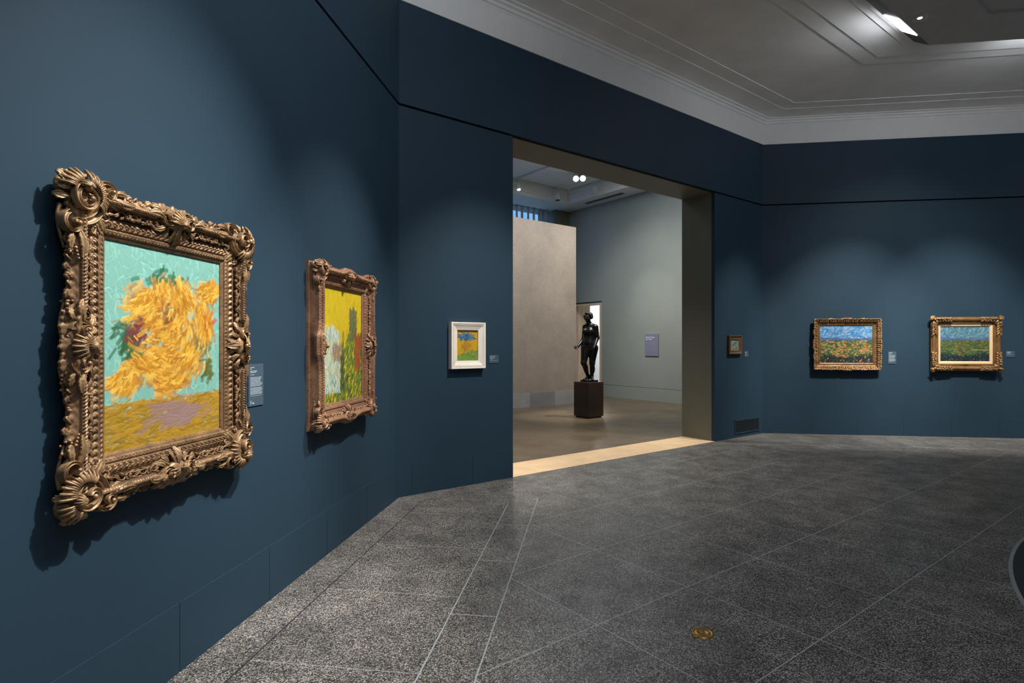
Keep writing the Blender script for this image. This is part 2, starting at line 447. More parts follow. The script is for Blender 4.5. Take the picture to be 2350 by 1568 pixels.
# ------------------------------------------------------------------ wall labels
def bars(mb, x, z, segs, hgt, y=-.0072):
    for a, b in segs: mb.box((x + a, y, z), (x + b, -.006, z + hgt))
def wordline(rng, wtot, lo=.008, hi=.022, gap=.0035):
    segs = []; x = 0
    while x < wtot - .004:
        l = min(rng.uniform(lo, hi), wtot - x); segs.append((x, x + l)); x += l + gap
    return segs
def wall_label(frame, s, z0, w, h, label, spec, icon=False, seed=1):
    o = thing('wall_label', frame, (s, 0, z0), label, 'wall label')
    mb = MB(); mb.box((-w / 2, -.006, 0), (w / 2, -.0, h), 0, .0008); mb.build('plate', 'label_blue', parent=o)
    rng = random.Random(seed); x0 = -w / 2 + .016
    cut = min([a[0] for a in spec if a[2] < .0036 or (len(spec) > 8 and a[0] > .058)] + [9])
    for nm, sel in (('heading', [a for a in spec if a[0] < cut]), ('body_text', [a for a in spec if a[0] >= cut])):
        mb = MB()
        for (zz, wid, hg) in sel: bars(mb, x0, h - zz - hg, wordline(rng, wid, .006, .02, .0022 if hg < .0035 else .003), hg)
        if sel: mb.build(nm, 'label_text', parent=o)
    if icon:
        mb = MB(); cx, cz = x0 + .0085, .026
        a = np.linspace(0, PI, 12)
        mb.tube(np.stack([cx + .0075 * np.cos(a), -.0068 + 0 * a, cz + .007 * np.sin(a)], 1), .0011, 6)
        for sx in (-1, 1): mb.box((cx + sx * .0075 - .0022, -.0076, cz - .014), (cx + sx * .0075 + .0022, -.006, cz + .001), 0, .0005)
        mb.build('headphone_symbol', 'label_text', parent=o)
        mb = MB()
        for k in range(3): mb.box((x0 + .025 + k * .0052, -.0072, .0135), (x0 + .029 + k * .0052, -.006, .0225))
        mb.build('stop_number', 'label_text', parent=o)
sp1 = [(.017, .042, .0048), (.0255, .016, .0048), (.0385, .07, .0055), (.0475, .06, .004), (.0615, .042, .003)]
zz = .078
for i, wd in enumerate((.115, .114, .112, .104, .112, .124, .123, .104, 0, .118, .124, .124, .116, .122, .121, 0, .12)):
    if wd: sp1.append((zz, wd, .0034 if i < 15 else .0022))
    zz += .0073 if wd else .0042
wall_label('A', -2.595, 1.249, .154, .252, 'tall slate-blue text label with a headphone symbol right of the widest frame', sp1, True, 3)
short = [(.012, .075, .0062), (.0195, .012, .004), (.031, .06, .0075), (.0405, .045, .0035), (.053, .03, .0035), (.066, .11, .003), (.074, .02, .003)]
wall_label('B', 1.231, 1.399, .14, .097, 'small blue label beside the narrow white frame left of the doorway', short, seed=5)
wall_label('B', 6.703, 1.40, .124, .104, 'small blue label beside the tiny brown-framed picture right of the doorway', [(.012, .05, .009), (.03, .045, .010), (.052, .03, .004), (.07, .085, .003), (.08, .06, .003)], seed=6)
sp5 = [(.012, .06, .0075), (.028, .048, .010), (.046, .03, .004)] + [(.062 + .0115 * k + (.006 if k > 4 else 0), (.102, .1, .102, .098, .088, .094, .1, .102, .1, .072)[k], .006) for k in range(10)]
wall_label('C', 2.186, 1.276, .135, .22, 'tall blue label between the two landscape paintings on the right wall', sp5, seed=7)
wall_label('C', 4.075, 1.402, .135, .105, 'small blue label at the right edge beside the cream-lined landscape', [(.012, .062, .007), (.026, .052, .009), (.042, .03, .004), (.056, .075, .003)], seed=8)

# ------------------------------------------------------------------ paintings: stroke rasters on fine grids
def strokes_canvas(w, h, nx, seed, fn):
    ny = int(nx * h / w); rng = np.random.default_rng(seed)
    img = np.zeros((ny, nx, 3)); hgt = np.zeros((ny, nx))
    YY, XX = np.mgrid[0:ny, 0:nx]; U = XX / (nx - 1); Vv = YY / (ny - 1)      # V = 0 at the bottom
    asp = h / w
    def stroke(u, v, l, wd, ang, c, alpha=.9, curve=0.):
        cx, cy = u * (nx - 1), v * (ny - 1); L, Wd = l * nx / 2, max(wd * nx / 2, .8)
        r = int(L + Wd + 2); x0, x1, y0, y1 = max(0, int(cx - r)), min(nx, int(cx + r) + 1), max(0, int(cy - r)), min(ny, int(cy + r) + 1)
        if x1 <= x0 or y1 <= y0: return
        dx = XX[y0:y1, x0:x1] - cx; dy = YY[y0:y1, x0:x1] - cy
        ca, sa = math.cos(ang), math.sin(ang)
        a = (dx * ca + dy * sa) / L; b = (-dx * sa + dy * ca) / Wd - curve * a * a * L / Wd
        mk = np.clip(2.2 * (1 - np.maximum(np.abs(a) ** 2.5, np.abs(b) ** 2)), 0, 1) * alpha
        br = 1 + .16 * np.sin(b * 5.5 + rng.uniform(0, 6)) * (Wd > 1.2)
        cc = np.asarray(c)[None, None] * br[..., None]
        img[y0:y1, x0:x1] = img[y0:y1, x0:x1] * (1 - mk[..., None]) + cc * mk[..., None]
        hgt[y0:y1, x0:x1] = hgt[y0:y1, x0:x1] * (1 - .5 * mk) + mk * (.6 + .4 * np.cos(b * 2))
    fn(rng, stroke, img, U, Vv, asp)
    return np.clip(img, .002, .95), hgt
def canvas_mesh(parent, w, h, y, z0, img, hgt):
    ny, nx = img.shape[:2]
    X, Z = np.meshgrid(np.linspace(-w / 2, w / 2, nx), np.linspace(0, h, ny))
    P = np.stack([X, y - hgt * .0007, Z + z0], -1)
    mb = MB(); mb.grid(P)
    n0 = mb.n
    e = .02                                # stretcher edge and back
    cs = [(-w / 2, y, z0), (w / 2, y, z0), (w / 2, y, z0 + h), (-w / 2, y, z0 + h)]
    cb = [(a, b + e, c) for a, b, c in cs]
    mb.add(cs + cb, [(0, 1, 5, 4), (1, 2, 6, 5), (2, 3, 7, 6), (3, 0, 4, 7), (4, 5, 6, 7)])
    o = mb.build('canvas', 'oil_paint', parent=parent)
    ca = o.data.color_attributes.new('pigment', 'FLOAT_COLOR', 'POINT')
    col = np.ones((len(o.data.vertices), 4)); col[:, :3] = .3; col[:ny * nx, :3] = img.reshape(-1, 3)
    ca.data.foreach_set('color', col.ravel())
    return o
def jit(rng, c, k=.16):
    return np.clip(np.asarray(c) * rng.uniform(1 - k, 1 + k) * rng.uniform(1 - k * .4, 1 + k * .4, 3), 0, 1)

def art_gold(rng, st, img, U, V, asp):
    teal, teal2, och = lin((122, 178, 166)), lin((140, 196, 186)), lin((172, 134, 42))
    img[:] = teal; img[V < .235] = och
    for _ in range(1500):
        u, v = rng.random(2)
        c = teal if rng.random() < .6 else teal2
        st(u, v * asp / asp, rng.uniform(.03, .08), .012, rng.normal(PI / 2, .7), jit(rng, c, .08), .7)
    for _ in range(1000):
        u, v = rng.random(), rng.random() * (.235 + 0)
        st(u, v, rng.uniform(.05, .14), .014, rng.normal(.08, .25), jit(rng, och if rng.random() < .7 else lin((140, 112, 32)), .12), .75)
    # broad drifts of gold, worked from wide soft strokes to a few narrow ones
    pal = [(206, 150, 44), (190, 134, 38), (222, 176, 66), (176, 118, 36), (226, 186, 84), (164, 108, 34)]
    cent = [(.45, .50, .26, .15, .3), (.56, .62, .24, .14, 1.2), (.33, .42, .16, .09, -.4), (.66, .44, .18, .11, .9), (.60, .76, .24, .08, 2.2), (.30, .70, .15, .10, .6), (.82, .62, .10, .14, 1.5), (.50, .32, .18, .08, 0.), (.16, .34, .10, .06, .8), (.86, .80, .10, .05, .5)]
    def gold(n, l, wd, al, k0=.16):
        for _ in range(n):
            k = rng.integers(len(cent)); cu, cv, su, sv, an = cent[k]
            u, v = cu + rng.normal(0, su * .46), cv + rng.normal(0, sv * .46)
            if not (.05 < u < .97 and .21 < v < .92): continue
            st(u, v, rng.uniform(*l), rng.uniform(*wd), an + rng.normal(0, .3) + 2.2 * (u - cu), jit(rng, lin(pal[rng.integers(6)]), k0), al, rng.uniform(-.3, .3))
    gold(520, (.07, .13), (.035, .06), .55, .08)
    for (cu, cv, su, sv, c, n) in ((.18, .52, .10, .09, (46, 92, 58), 60), (.25, .56, .07, .07, (112, 52, 58), 36), (.50, .84, .22, .04, (46, 106, 76), 22), (.86, .36, .05, .05, (92, 100, 44), 26),
                                   (.80, .50, .09, .05, (72, 112, 84), 22), (.54, .66, .14, .11, (134, 84, 40), 36), (.86, .62, .05, .04, (196, 74, 36), 12)):
        for _ in range(n):
            st(cu + rng.normal(0, su * .5), cv + rng.normal(0, sv * .5), rng.uniform(.05, .10), rng.uniform(.016, .03), rng.normal(.8, .5), jit(rng, lin(c), .16), .7, rng.uniform(-.3, .3))
    gold(700, (.05, .09), (.016, .028), .62)
    gold(420, (.04, .07), (.008, .012), .7, .22)
    for _ in range(90):                    # a mauve passage breaking the lower field
        st(.56 + rng.normal(0, .10), .155 + rng.normal(0, .032), rng.uniform(.08, .15), .032, rng.normal(.1, .2), jit(rng, lin((150, 122, 116)), .06), .6)

def art_yellow(rng, st, img, U, V, asp):
    ye = lin((214, 188, 34)); img[:] = ye
    for _ in range(900): st(rng.random(), rng.random(), rng.uniform(.05, .12), .02, rng.normal(PI / 2, .5), jit(rng, ye if rng.random() < .7 else lin((196, 164, 26)), .09), .7)
    def mass(n, f, cols, l=(.05, .12), wd=.02, ang=PI / 2, sg=.35):
        k = 0
        while k < n:
            u, v = rng.random(2)
            if f(u, v): st(u, v, rng.uniform(*l), wd, rng.normal(ang, sg), jit(rng, lin(cols[rng.integers(len(cols))]), .14), .85); k += 1
    mass(620, lambda u, v: v < .30 + .30 * (u > .42) * min(1, (u - .42) * 5) and (u > .45 or v < .20), [(98, 128, 42), (76, 112, 52), (120, 142, 48), (58, 92, 60)], ang=1.1)
    mass(160, lambda u, v: .66 < u < .84 and .56 < v < .82, [(98, 108, 66), (84, 98, 70), (128, 122, 76)], ang=1.4)
    mass(110, lambda u, v: .80 < u < .98 and .28 < v < .60 and abs(u - .86 - .15 * (v - .4)) < .09, [(176, 84, 44), (150, 70, 44)])
    mass(420, lambda u, v: .03 < u < .42 and .12 < v < .66 - .25 * abs(u - .24), [(196, 210, 192), (174, 200, 188), (214, 222, 204), (150, 182, 172)], ang=1.6)
    mass(60, lambda u, v: .24 < u < .48 and .38 < v < .50, [(170, 138, 108), (146, 118, 96)])
    mass(60, lambda u, v: .44 < u < .52 and .12 < v < .60, [(44, 66, 62), (60, 84, 60)], wd=.012)

def art_mustard(rng, st, img, U, V, asp):
    ye = lin((202, 160, 28)); img[:] = ye
    for _ in range(500): st(rng.random(), rng.random(), rng.uniform(.06, .14), .03, rng.normal(1.2, .6), jit(rng, ye, .10), .75)
    for _ in range(170): st(np.clip(.44 + rng.normal(0, .17), .05, .85), .76 + rng.normal(0, .055), rng.uniform(.08, .16), .04, rng.normal(.25, .4), jit(rng, lin([(66, 108, 150), (84, 132, 156), (44, 78, 120)][rng.integers(3)]), .15), .85)
    for _ in range(150): st(.45 + rng.normal(0, .10), .46 + rng.normal(0, .07), rng.uniform(.06, .13), .035, rng.normal(1.3, .5), jit(rng, lin([(186, 140, 52), (168, 120, 48)][rng.integers(2)]), .12), .8)
    for _ in range(300):
        u = rng.random(); v = rng.random() * (.16 + .2 * min(1, u * 1.3))
        st(u, v, rng.uniform(.07, .15), .035, rng.normal(.7, .4), jit(rng, lin([(96, 146, 66), (80, 130, 72), (122, 158, 70)][rng.integers(3)]), .14), .85)

def landscape(sky, dark, warm):
    def f(rng, st, img, U, V, asp):
        img[:] = lin(sky[0]); img[V < .60] = lin((66, 88, 54)); img[V < .20] = lin(dark[0])
        for _ in range(520): st(rng.random(), .62 + .40 * rng.random(), rng.uniform(.04, .10), .026, rng.normal(.6, .9), jit(rng, lin(sky[rng.integers(len(sky))]), .14), .8)
        for _ in range(170):               # a long low band of hills
            u = rng.random(); v = .605 + rng.random() * (.055 + .02 * math.sin(u * 6 + 1))
            st(u, v, rng.uniform(.06, .13), .016, rng.normal(.05, .2), jit(rng, lin([(78, 104, 150), (96, 116, 156), (66, 88, 128)][rng.integers(3)]), .14), .8)
        cols = [(58, 104, 62), (44, 84, 60), (92, 122, 66)] + warm
        for _ in range(900):
            v = rng.random() * .60; u = rng.random()
            dk = v < .20 + .05 * math.sin(9 * u)
            c = dark[rng.integers(len(dark))] if dk and rng.random() < .8 else cols[rng.integers(len(cols))]
            st(u, v, rng.uniform(.025, .07), rng.uniform(.012, .026), rng.normal(0 if not dk else 1.2, .5), jit(rng, lin(c), .22), .85)
        for k in range(3): st(.70 + .1 * k, .335 - .004 * k, .14, .008, -.03, lin((196, 182, 130)), .8)
    return f
art_bright = landscape([(74, 138, 190), (92, 152, 200), (132, 172, 206), (60, 122, 176), (158, 180, 200)], [(38, 46, 52), (52, 58, 62), (30, 52, 46)], [(202, 142, 78), (196, 158, 92), (172, 112, 62)])
art_dim = landscape([(84, 130, 152), (104, 148, 170), (66, 112, 136), (124, 160, 172), (78, 118, 122)], [(32, 44, 60), (40, 52, 66), (28, 44, 38)], [(150, 118, 62), (128, 104, 52), (60, 92, 58), (48, 80, 54)])
def art_small(rng, st, img, U, V, asp):
    img[:] = lin((84, 104, 86))
    for _ in range(420):
        u, v = rng.random(2)
        c = [(70, 96, 74), (104, 126, 106), (190, 200, 190), (226, 228, 214), (56, 76, 62), (160, 150, 120)][rng.integers(6)]
        st(u, v, rng.uniform(.04, .12), .022, rng.normal(1.5, .4), jit(rng, lin(c), .2), .8)

# ------------------------------------------------------------------ carved frames
class Kit:
    """carving in (a, b, d) coordinates: a along / outward, b across, d = height off the wall; T maps it into x, -y, z"""
    def __init__(s): s.mb = MB()
    def spiral(s, c, r0, r1, a0, turns, d0, d1, t0, t1, n=40, sides=7):
        k = np.linspace(0, 1, n); a = a0 + turns * 2 * PI * k; r = r0 + (r1 - r0) * k ** .85
        P = np.stack([c[0] + r * np.cos(a), c[1] + r * np.sin(a), d0 + (d1 - d0) * k], 1)
        s.mb.tube(P, t0 + (t1 - t0) * k, sides); return s
    def arc(s, pts, t0, t1, n=24, sides=7):
        pts = np.asarray(pts, float); k = np.linspace(0, len(pts) - 1, n)
        P = np.zeros((n, 3))                # Catmull-Rom
        for i, q in enumerate(k):
            j = min(int(q), len(pts) - 2); f = q - j
            p0, p1, p2, p3 = pts[max(j - 1, 0)], pts[j], pts[j + 1], pts[min(j + 2, len(pts) - 1)]
            P[i] = .5 * (2 * p1 + (p2 - p0) * f + (2 * p0 - 5 * p1 + 4 * p2 - p3) * f * f + (3 * p1 - p0 - 3 * p2 + p3) * f ** 3)
        kk = np.linspace(0, 1, n); s.mb.tube(P, t0 + (t1 - t0) * kk, sides); return s
    def leaf(s, p, q, w, d0, d1, arch=.02, bend=0., lobes=4, nu=19, nv=9, curl=.012):
        p = np.array(p, float); q = np.array(q, float); L = np.linalg.norm(q - p); u = np.linspace(0, 1, nu); v = np.linspace(-1, 1, nv)
        e = (q - p) / L; nn = np.array([-e[1], e[0]])
        wd = w * np.sin(PI * np.clip(u * .93 + .07, 0, 1)) ** .8 * (.80 + .34 * np.abs(np.sin(PI * lobes * u + .4))) * .5
        cx = p[None] + np.outer(u * L, e) + np.outer(bend * np.sin(PI * u), nn)
        XY = cx[:, None, :] + (v[None, :] * wd[:, None])[..., None] * nn
        XY = XY + (np.abs(v)[None, :] ** 1.5 * wd[:, None] * .8)[..., None] * e
        D = (d0 + (d1 - d0) * u + arch * np.sin(PI * u) + curl * u ** 4)[:, None] - .30 * wd[:, None] * v[None] ** 2 + .10 * w * np.cos(v * PI * 2.0)[None] * np.sin(PI * u)[:, None] ** .5 * .8 - .05 * w * np.abs(np.cos(PI * lobes * u + .4))[:, None] * np.abs(v)[None]
        top = np.concatenate([XY, D[..., None]], -1); bot = top.copy(); bot[..., 2] -= .012
        s.mb.grid(top); n0 = s.mb.n; s.mb.grid(bot, flip=True)
        a0 = n0 - nu * nv
        edge = [(i, 0) for i in range(nu)] + [(nu - 1, j) for j in range(1, nv)] + [(i, nv - 1) for i in range(nu - 2, -1, -1)] + [(0, j) for j in range(nv - 2, 0, -1)]
        for i in range(len(edge)):
            A, B = edge[i], edge[(i + 1) % len(edge)]
            ia, ib = A[0] * nv + A[1], B[0] * nv + B[1]
            s.mb.f.append((a0 + ia, a0 + ib, n0 + ib, n0 + ia)); s.mb.mi.append(0)
        return s
    def band(s, path, wd, rim=.006, hol=.004, flip=1, body=.03):
        """channelled scroll: a strip along path (a, b, d) with raised rims and a hollow between"""
        P = np.asarray(path, float); n = len(P); wd = np.broadcast_to(np.asarray(wd, float), (n,))
        T = np.gradient(P[:, :2], axis=0); T /= np.linalg.norm(T, axis=1)[:, None] + 1e-12
        N = np.stack([-T[:, 1], T[:, 0]], 1) * flip
        xs_ = np.array([-.58, -.55, -.5, -.42, -.33, -.22, 0, .22, .33, .42, .5, .55, .58]); k = wd / wd.max()
        ds_ = np.array([-body, -.004, rim * .7, rim, rim * .55, -hol * .6, -hol, -hol * .6, rim * .5, rim * .9, rim * .6, -.004, -body])
        G = np.zeros((n, len(xs_), 3))
        G[..., :2] = P[:, None, :2] + (xs_[None] * wd[:, None])[..., None] * N[:, None]
        G[..., 2] = P[:, 2:3] + ds_[None] * np.maximum(k, .35)[:, None]
        s.mb.grid(G); return s
    def scroll(s, c, r0, r1, a0, turns, d0, d1, w0, w1, n=60, rim=.007, hol=.005):
        k = np.linspace(0, 1, n); a = a0 + turns * 2 * PI * k; r = r0 + (r1 - r0) * k ** .8
        P = np.stack([c[0] + r * np.cos(a), c[1] + r * np.sin(a), d0 + (d1 - d0) * k], 1)
        return s.band(P, w0 + (w1 - w0) * k, rim, hol)
    def ball(s, c, r, d, sq=.8): s.mb.ball((c[0], c[1], d), (r, r, r * sq)); return s
    def shell(s, c, r0, r1, a0, a1, n, d0, d1, arch=.012):
        for k in range(n):
            a = a0 + (a1 - a0) * k / (n - 1); u = np.linspace(0, 1, 7)
            rr = r0 + (r1 * (1 + .06 * math.cos(k * PI)) - r0) * u
            P = np.stack([c[0] + rr * math.cos(a), c[1] + rr * math.sin(a), d0 + (d1 - d0) * u + arch * np.sin(PI * u)], 1)
            t = (a1 - a0) / (n - 1) * .56 * rr
            s.mb.tube(P, np.abs(t), 6)
        return s
    def mound(s, c, rx, ry, rd, d): s.mb.ball((c[0], c[1], d), (rx, ry, rd), 20, 12); return s
    def put(s, name, mat, parent, org, ax, bx):
        """org (x, z) of the kit origin, ax / bx the directions of its a and b axes in the x-z plane"""
        def fn(V):
            x = org[0] + V[:, 0] * ax[0] + V[:, 1] * bx[0]; z = org[1] + V[:, 0] * ax[1] + V[:, 1] * bx[1]
            return np.stack([x, -V[:, 2], z], 1)
        return s.mb.build(name, mat, parent=parent, smooth=True, fn=fn)

def sstep(x, a, b):
    k = np.clip((x - a) / (b - a), 0, 1); return k * k * (3 - 2 * k)
def moulding(name, parent, w, h, zc, prof, mats, carve=None, outline=None, dens=.004, nt=64, zones=None):
    """mitred frame of four swept sides; prof = (t outward from the canvas edge, d off the wall)"""
    prof = np.asarray(prof, float)
    seg = np.concatenate([[0], np.cumsum(np.hypot(*np.diff(prof, axis=0).T))])
    q = np.unique(np.concatenate([np.linspace(0, seg[-1], nt), seg]))
    T = np.interp(q, seg, prof[:, 0]); D = np.interp(q, seg, prof[:, 1])
    mb = MB()
    for side in range(4):
        L = (w if side % 2 == 0 else h); O = (h if side % 2 == 0 else w)
        n = int((L + 2 * T.max()) / dens); a = np.linspace(-1, 1, n)
        A = np.outer(a, L / 2 + T); TT = np.broadcast_to(T, A.shape).copy(); DD = np.broadcast_to(D, A.shape).copy()
        half = L / 2 + T.max()
        if outline is not None: TT = TT + outline(A, TT, half) * sstep(half - np.abs(A), .0, .10)
        if carve is not None: DD = DD + carve(A, TT, L / 2) * sstep(half - np.abs(A), .0, .05)
        sg = (1, -1, -1, 1)[side]
        if side % 2 == 0: X = A; Z = sg * (O / 2 + TT)         # top (0), bottom (2)
        else: Z = A; X = -sg * (O / 2 + TT)                    # right (1), left (3)
        P = np.stack([X, -DD, Z + zc], -1)
        mi0 = mb.n
        F0 = len(mb.f); mb.grid(P)
        if zones:
            nv = len(T); tm = (T[:-1] + T[1:]) / 2
            zi = np.array([next((m for lo, hi, m in zones if lo <= x < hi), 0) for x in tm])
            mb.mi[F0:] = np.tile(zi, n - 1).tolist()
    return mb.build(name, mats, parent=parent, smooth=True)
def rope(A, p, t, t0, wd, tw=.8): return np.cos(2 * PI * (A / p + tw * (t - t0) / wd))
def bump1(t, t0, wd): return np.clip(1 - ((t - t0) / (wd / 2)) ** 2, 0, 1)
def leafband(A, p, t, t0, wd):
    return np.cos(2 * PI * (A / p + .9 * np.abs(t - t0) / wd)) * .7 + .3 * np.cos(2 * PI * 2 * (A / p - 1.3 * np.abs(t - t0) / wd))
SIDES = [((0, 1), (1, 0)), ((1, 0), (0, -1)), ((0, -1), (-1, 0)), ((-1, 0), (0, 1))]   # (outward, along) in x-z
def lace(mb_kit, L, rng, t_in, t_out, d, step=.034):
    """leaves and buds along one outer edge; a = along, b = outward"""
    x = -L / 2; k = 0
    mb_kit.mb.tube([(-L / 2 - .01, t_in + .008, d - .006), (0, t_in + .008, d - .006), (L / 2 + .01, t_in + .008, d - .006)], .008, 6)
    while x < L / 2:
        l = step * rng.uniform(.8, 1.25); tp = t_out * rng.uniform(.86, 1.04)
        if k % 3 == 2:
            for j in range(3): mb_kit.ball((x + rng.uniform(-.010, .010), tp - .014 + rng.uniform(-.009, .009)), rng.uniform(.006, .010), d + rng.uniform(.0, .014), 1.)
        elif k % 3 == 0: mb_kit.leaf((x - l * .35, t_in), (x + l * .45, tp), .028, d - .004, d + rng.uniform(-.01, .012), .012, .006, 3, 9, 7)
        else: mb_kit.arc([(x - l * .4, t_in + .004, d), (x, tp - .010, d + .012), (x + l * .35, tp, d + .010), (x + l * .42, tp - .012, d + .008)], .006, .0035, 14, 6)
        x += l; k += 1

def hang(frame, s, zc, hh, label, group=None):
    o = thing('framed_painting', frame, (s, 0, zc - hh), label, 'painting', group)
    return o, hh                           # local z of the picture centre = hh

def corner_kit(sc=1., d=.13, seed=0):
    """rococo corner, origin at the ridge mitre; a, b both point outward"""
    k = Kit(); S = lambda *p: tuple(x * sc for x in p); rr = random.Random(seed + 5)
    k.mound(S(-.016, -.016), .056 * sc, .056 * sc, .026, d - .034)
    # great C-scroll wound into a volute, with a striped bulb beside it
    k.scroll(S(-.008, .004), .084 * sc, .016 * sc, PI * 1.02, 1.42, d - .014, d + .020, .030 * sc, .013 * sc, 72, .008, .006)
    k.mb.ball((-.008 * sc, .004 * sc, d + .022), (.010 * sc, .010 * sc, .008))
    for j in range(7):
        a = -PI * .42 + j * PI * .14
        k.arc([S(.036 + .004 * math.cos(a), .012 + .004 * math.sin(a)) + (d + .024,), S(.036 + .019 * math.cos(a), .012 + .022 * math.sin(a)) + (d + .017,), S(.036 + .024 * math.cos(a), .012 + .027 * math.sin(a)) + (d - .004,)], .006 * sc, .0045 * sc, 9, 6)
    k.ball(S(.034, .012), .017 * sc, d + .012)
    # fans of fluting around it
    k.shell(S(.010, -.010), .046 * sc, .088 * sc, -PI * .74, PI * .02, 19, d + .006, d - .020, .010)
    k.shell(S(.020, .016), .040 * sc, .078 * sc, PI * .06, PI * .42, 9, d + .002, d - .030, .010)
    # frond rising over the corner and its side leaves
    k.leaf(S(.028, .028), S(.082, .090), .042 * sc, d - .020, d - .050, .020, .004, 5)
    k.leaf(S(.018, .048), S(.040, .094), .030 * sc, d - .020, d - .056, .018, .006, 4)
    k.leaf(S(.048, .018), S(.094, .040), .030 * sc, d - .020, d - .056, .018, -.006, 4)
    k.leaf(S(-.010, .058), S(-.004, .098), .028 * sc, d - .026, d - .060, .014, .005, 4)
    k.leaf(S(.058, -.010), S(.098, -.004), .028 * sc, d - .026, d - .060, .014, -.005, 4)
    k.mound(S(.036, .036), .048 * sc, .048 * sc, .02, d - .066)
    for m in (0, 1):
        f = (lambda x, y: S(x, y)) if m == 0 else (lambda x, y: S(y, x))
        sgn = 1 if m == 0 else -1
        c = f(-.108, .046)
        # C-scrolls and acanthus running off along both rails
        k.scroll(c, .044 * sc, .010 * sc, (PI * .1 if m == 0 else PI * .4), sgn * 1.2, d - .022, d + .006, .016 * sc, .008 * sc, 44, .006, .004)
        k.ball(c, .009 * sc, d + .008)
        k.leaf(f(-.120, .026), f(-.236, .020), .034 * sc, d - .014, d - .016, .016, sgn * .012, 7)
        k.leaf(f(-.13, .046), f(-.205, .054), .024 * sc, d - .02, d - .03, .012, sgn * -.006, 4)
        k.leaf(f(-.10, .006), f(-.165, -.018), .024 * sc, d - .018, d - .038, .014, sgn * -.010, 4)
        k.leaf(f(-.085, -.02), f(-.135, -.052), .022 * sc, d - .03, d - .052, .012, sgn * .006, 4)
        P = [f(-.040, .068), f(-.085, .078), f(-.14, .070), f(-.20, .052)]
        k.arc([(a, b, d - .056) for a, b in P], .009 * sc, .004 * sc, 24)
        P = [f(-.055, .058), f(-.095, .066), f(-.14, .058)]
        k.arc([(a, b, d - .036) for a, b in P], .005 * sc, .003 * sc, 16, 6)
        P = [f(-.058, -.05), f(-.098, -.072), f(-.128, -.060), f(-.120, -.040), f(-.108, -.044)]
        k.arc([(a, b, d - .050 + .006 * i) for i, (a, b) in enumerate(P)], .0065 * sc, .0035 * sc, 24, 6)
        for j in range(4): k.ball(f(-.20 - .013 * j, .040 - .004 * j), (.0065 - .0006 * j) * sc, d - .016)
        for j in range(7):
            t = rr.uniform(-.20, -.06); k.ball(f(t, rr.uniform(.046, .072)), rr.uniform(.0045, .0075) * sc, d - .056 + rr.uniform(-.008, .012))
    k.leaf(S(-.045, -.045), S(-.120, -.120), .040 * sc, d - .036, d - .064, .018, 0, 5)
    k.leaf(S(-.030, -.06), S(-.072, -.122), .026 * sc, d - .034, d - .066, .014, .006, 4)
    k.leaf(S(-.06, -.030), S(-.122, -.072), .026 * sc, d - .034, d - .066, .014, -.006, 4)
    return k
def cartouche_kit(sc=1., d=.13, beads=True):
    """origin on the ridge at mid side; a along, b outward"""
    k = Kit(); S = lambda *p: tuple(x * sc for x in p); rr = random.Random(17)
    k.mound(S(0, -.006), .060 * sc, .036 * sc, .026, d - .034)
    k.shell(S(0, -.020), .020 * sc, .066 * sc, .08 * PI, .92 * PI, 17, d + .010, d - .016, .010)
    for j in range(7):
        a = PI * (.08 + .14 * j)
        k.arc([S(.004 * math.cos(a), -.016 + .004 * math.sin(a)) + (d + .030,), S(.017 * math.cos(a), -.016 + .017 * math.sin(a)) + (d + .020,), S(.021 * math.cos(a), -.016 + .021 * math.sin(a)) + (d + .004,)], .0055 * sc, .004 * sc, 9, 6)
    k.ball(S(0, -.018), .013 * sc, d + .018)
    for sg in (-1, 1):
        k.scroll(S(sg * .064, .006), .040 * sc, .009 * sc, PI * .5, -sg * 1.35, d - .020, d + .014, .017 * sc, .008 * sc, 48, .006, .004)
        k.ball(S(sg * .064, .006), .0085 * sc, d + .014)
        k.leaf(S(sg * .085, .004), S(sg * .182, .010), .030 * sc, d - .014, d - .020, .016, sg * .010, 6)
        k.leaf(S(sg * .085, .026), S(sg * .150, .046), .024 * sc, d - .024, d - .040, .014, sg * .006, 4)
        k.leaf(S(sg * .07, -.022), S(sg * .132, -.050), .022 * sc, d - .020, d - .048, .014, -sg * .010, 4)
        k.leaf(S(sg * .045, -.035), S(sg * .085, -.078), .020 * sc, d - .028, d - .058, .012, -sg * .006, 4)
        if beads: k.arc([(sg * .025 * sc, .062 * sc, d - .046), (sg * .085 * sc, .066 * sc, d - .054), (sg * .15 * sc, .046 * sc, d - .062), (sg * .19 * sc, .036 * sc, d - .068)], .008 * sc, .004 * sc, 24)
        k.arc([(sg * .05 * sc, -.03 * sc, d - .026), (sg * .09 * sc, -.062 * sc, d - .044), (sg * .125 * sc, -.060 * sc, d - .050), (sg * .118 * sc, -.042 * sc, d - .046)], .006 * sc, .003 * sc, 20, 6)
        for j in range(6 if beads else 0): k.ball(S(sg * rr.uniform(.08, .19), rr.uniform(.040, .064)), rr.uniform(.0045, .007) * sc, d - .056 + rr.uniform(-.004, .012))
    k.leaf(S(0, -.025), S(0, -.108), .034 * sc, d - .012, d - .058, .020, 0, 5)
    k.leaf(S(-.012, -.03), S(-.040, -.098), .022 * sc, d - .018, d - .058, .014, .006, 4)
    k.leaf(S(.012, -.03), S(.040, -.098), .022 * sc, d - .018, d - .058, .014, -.006, 4)
    return k
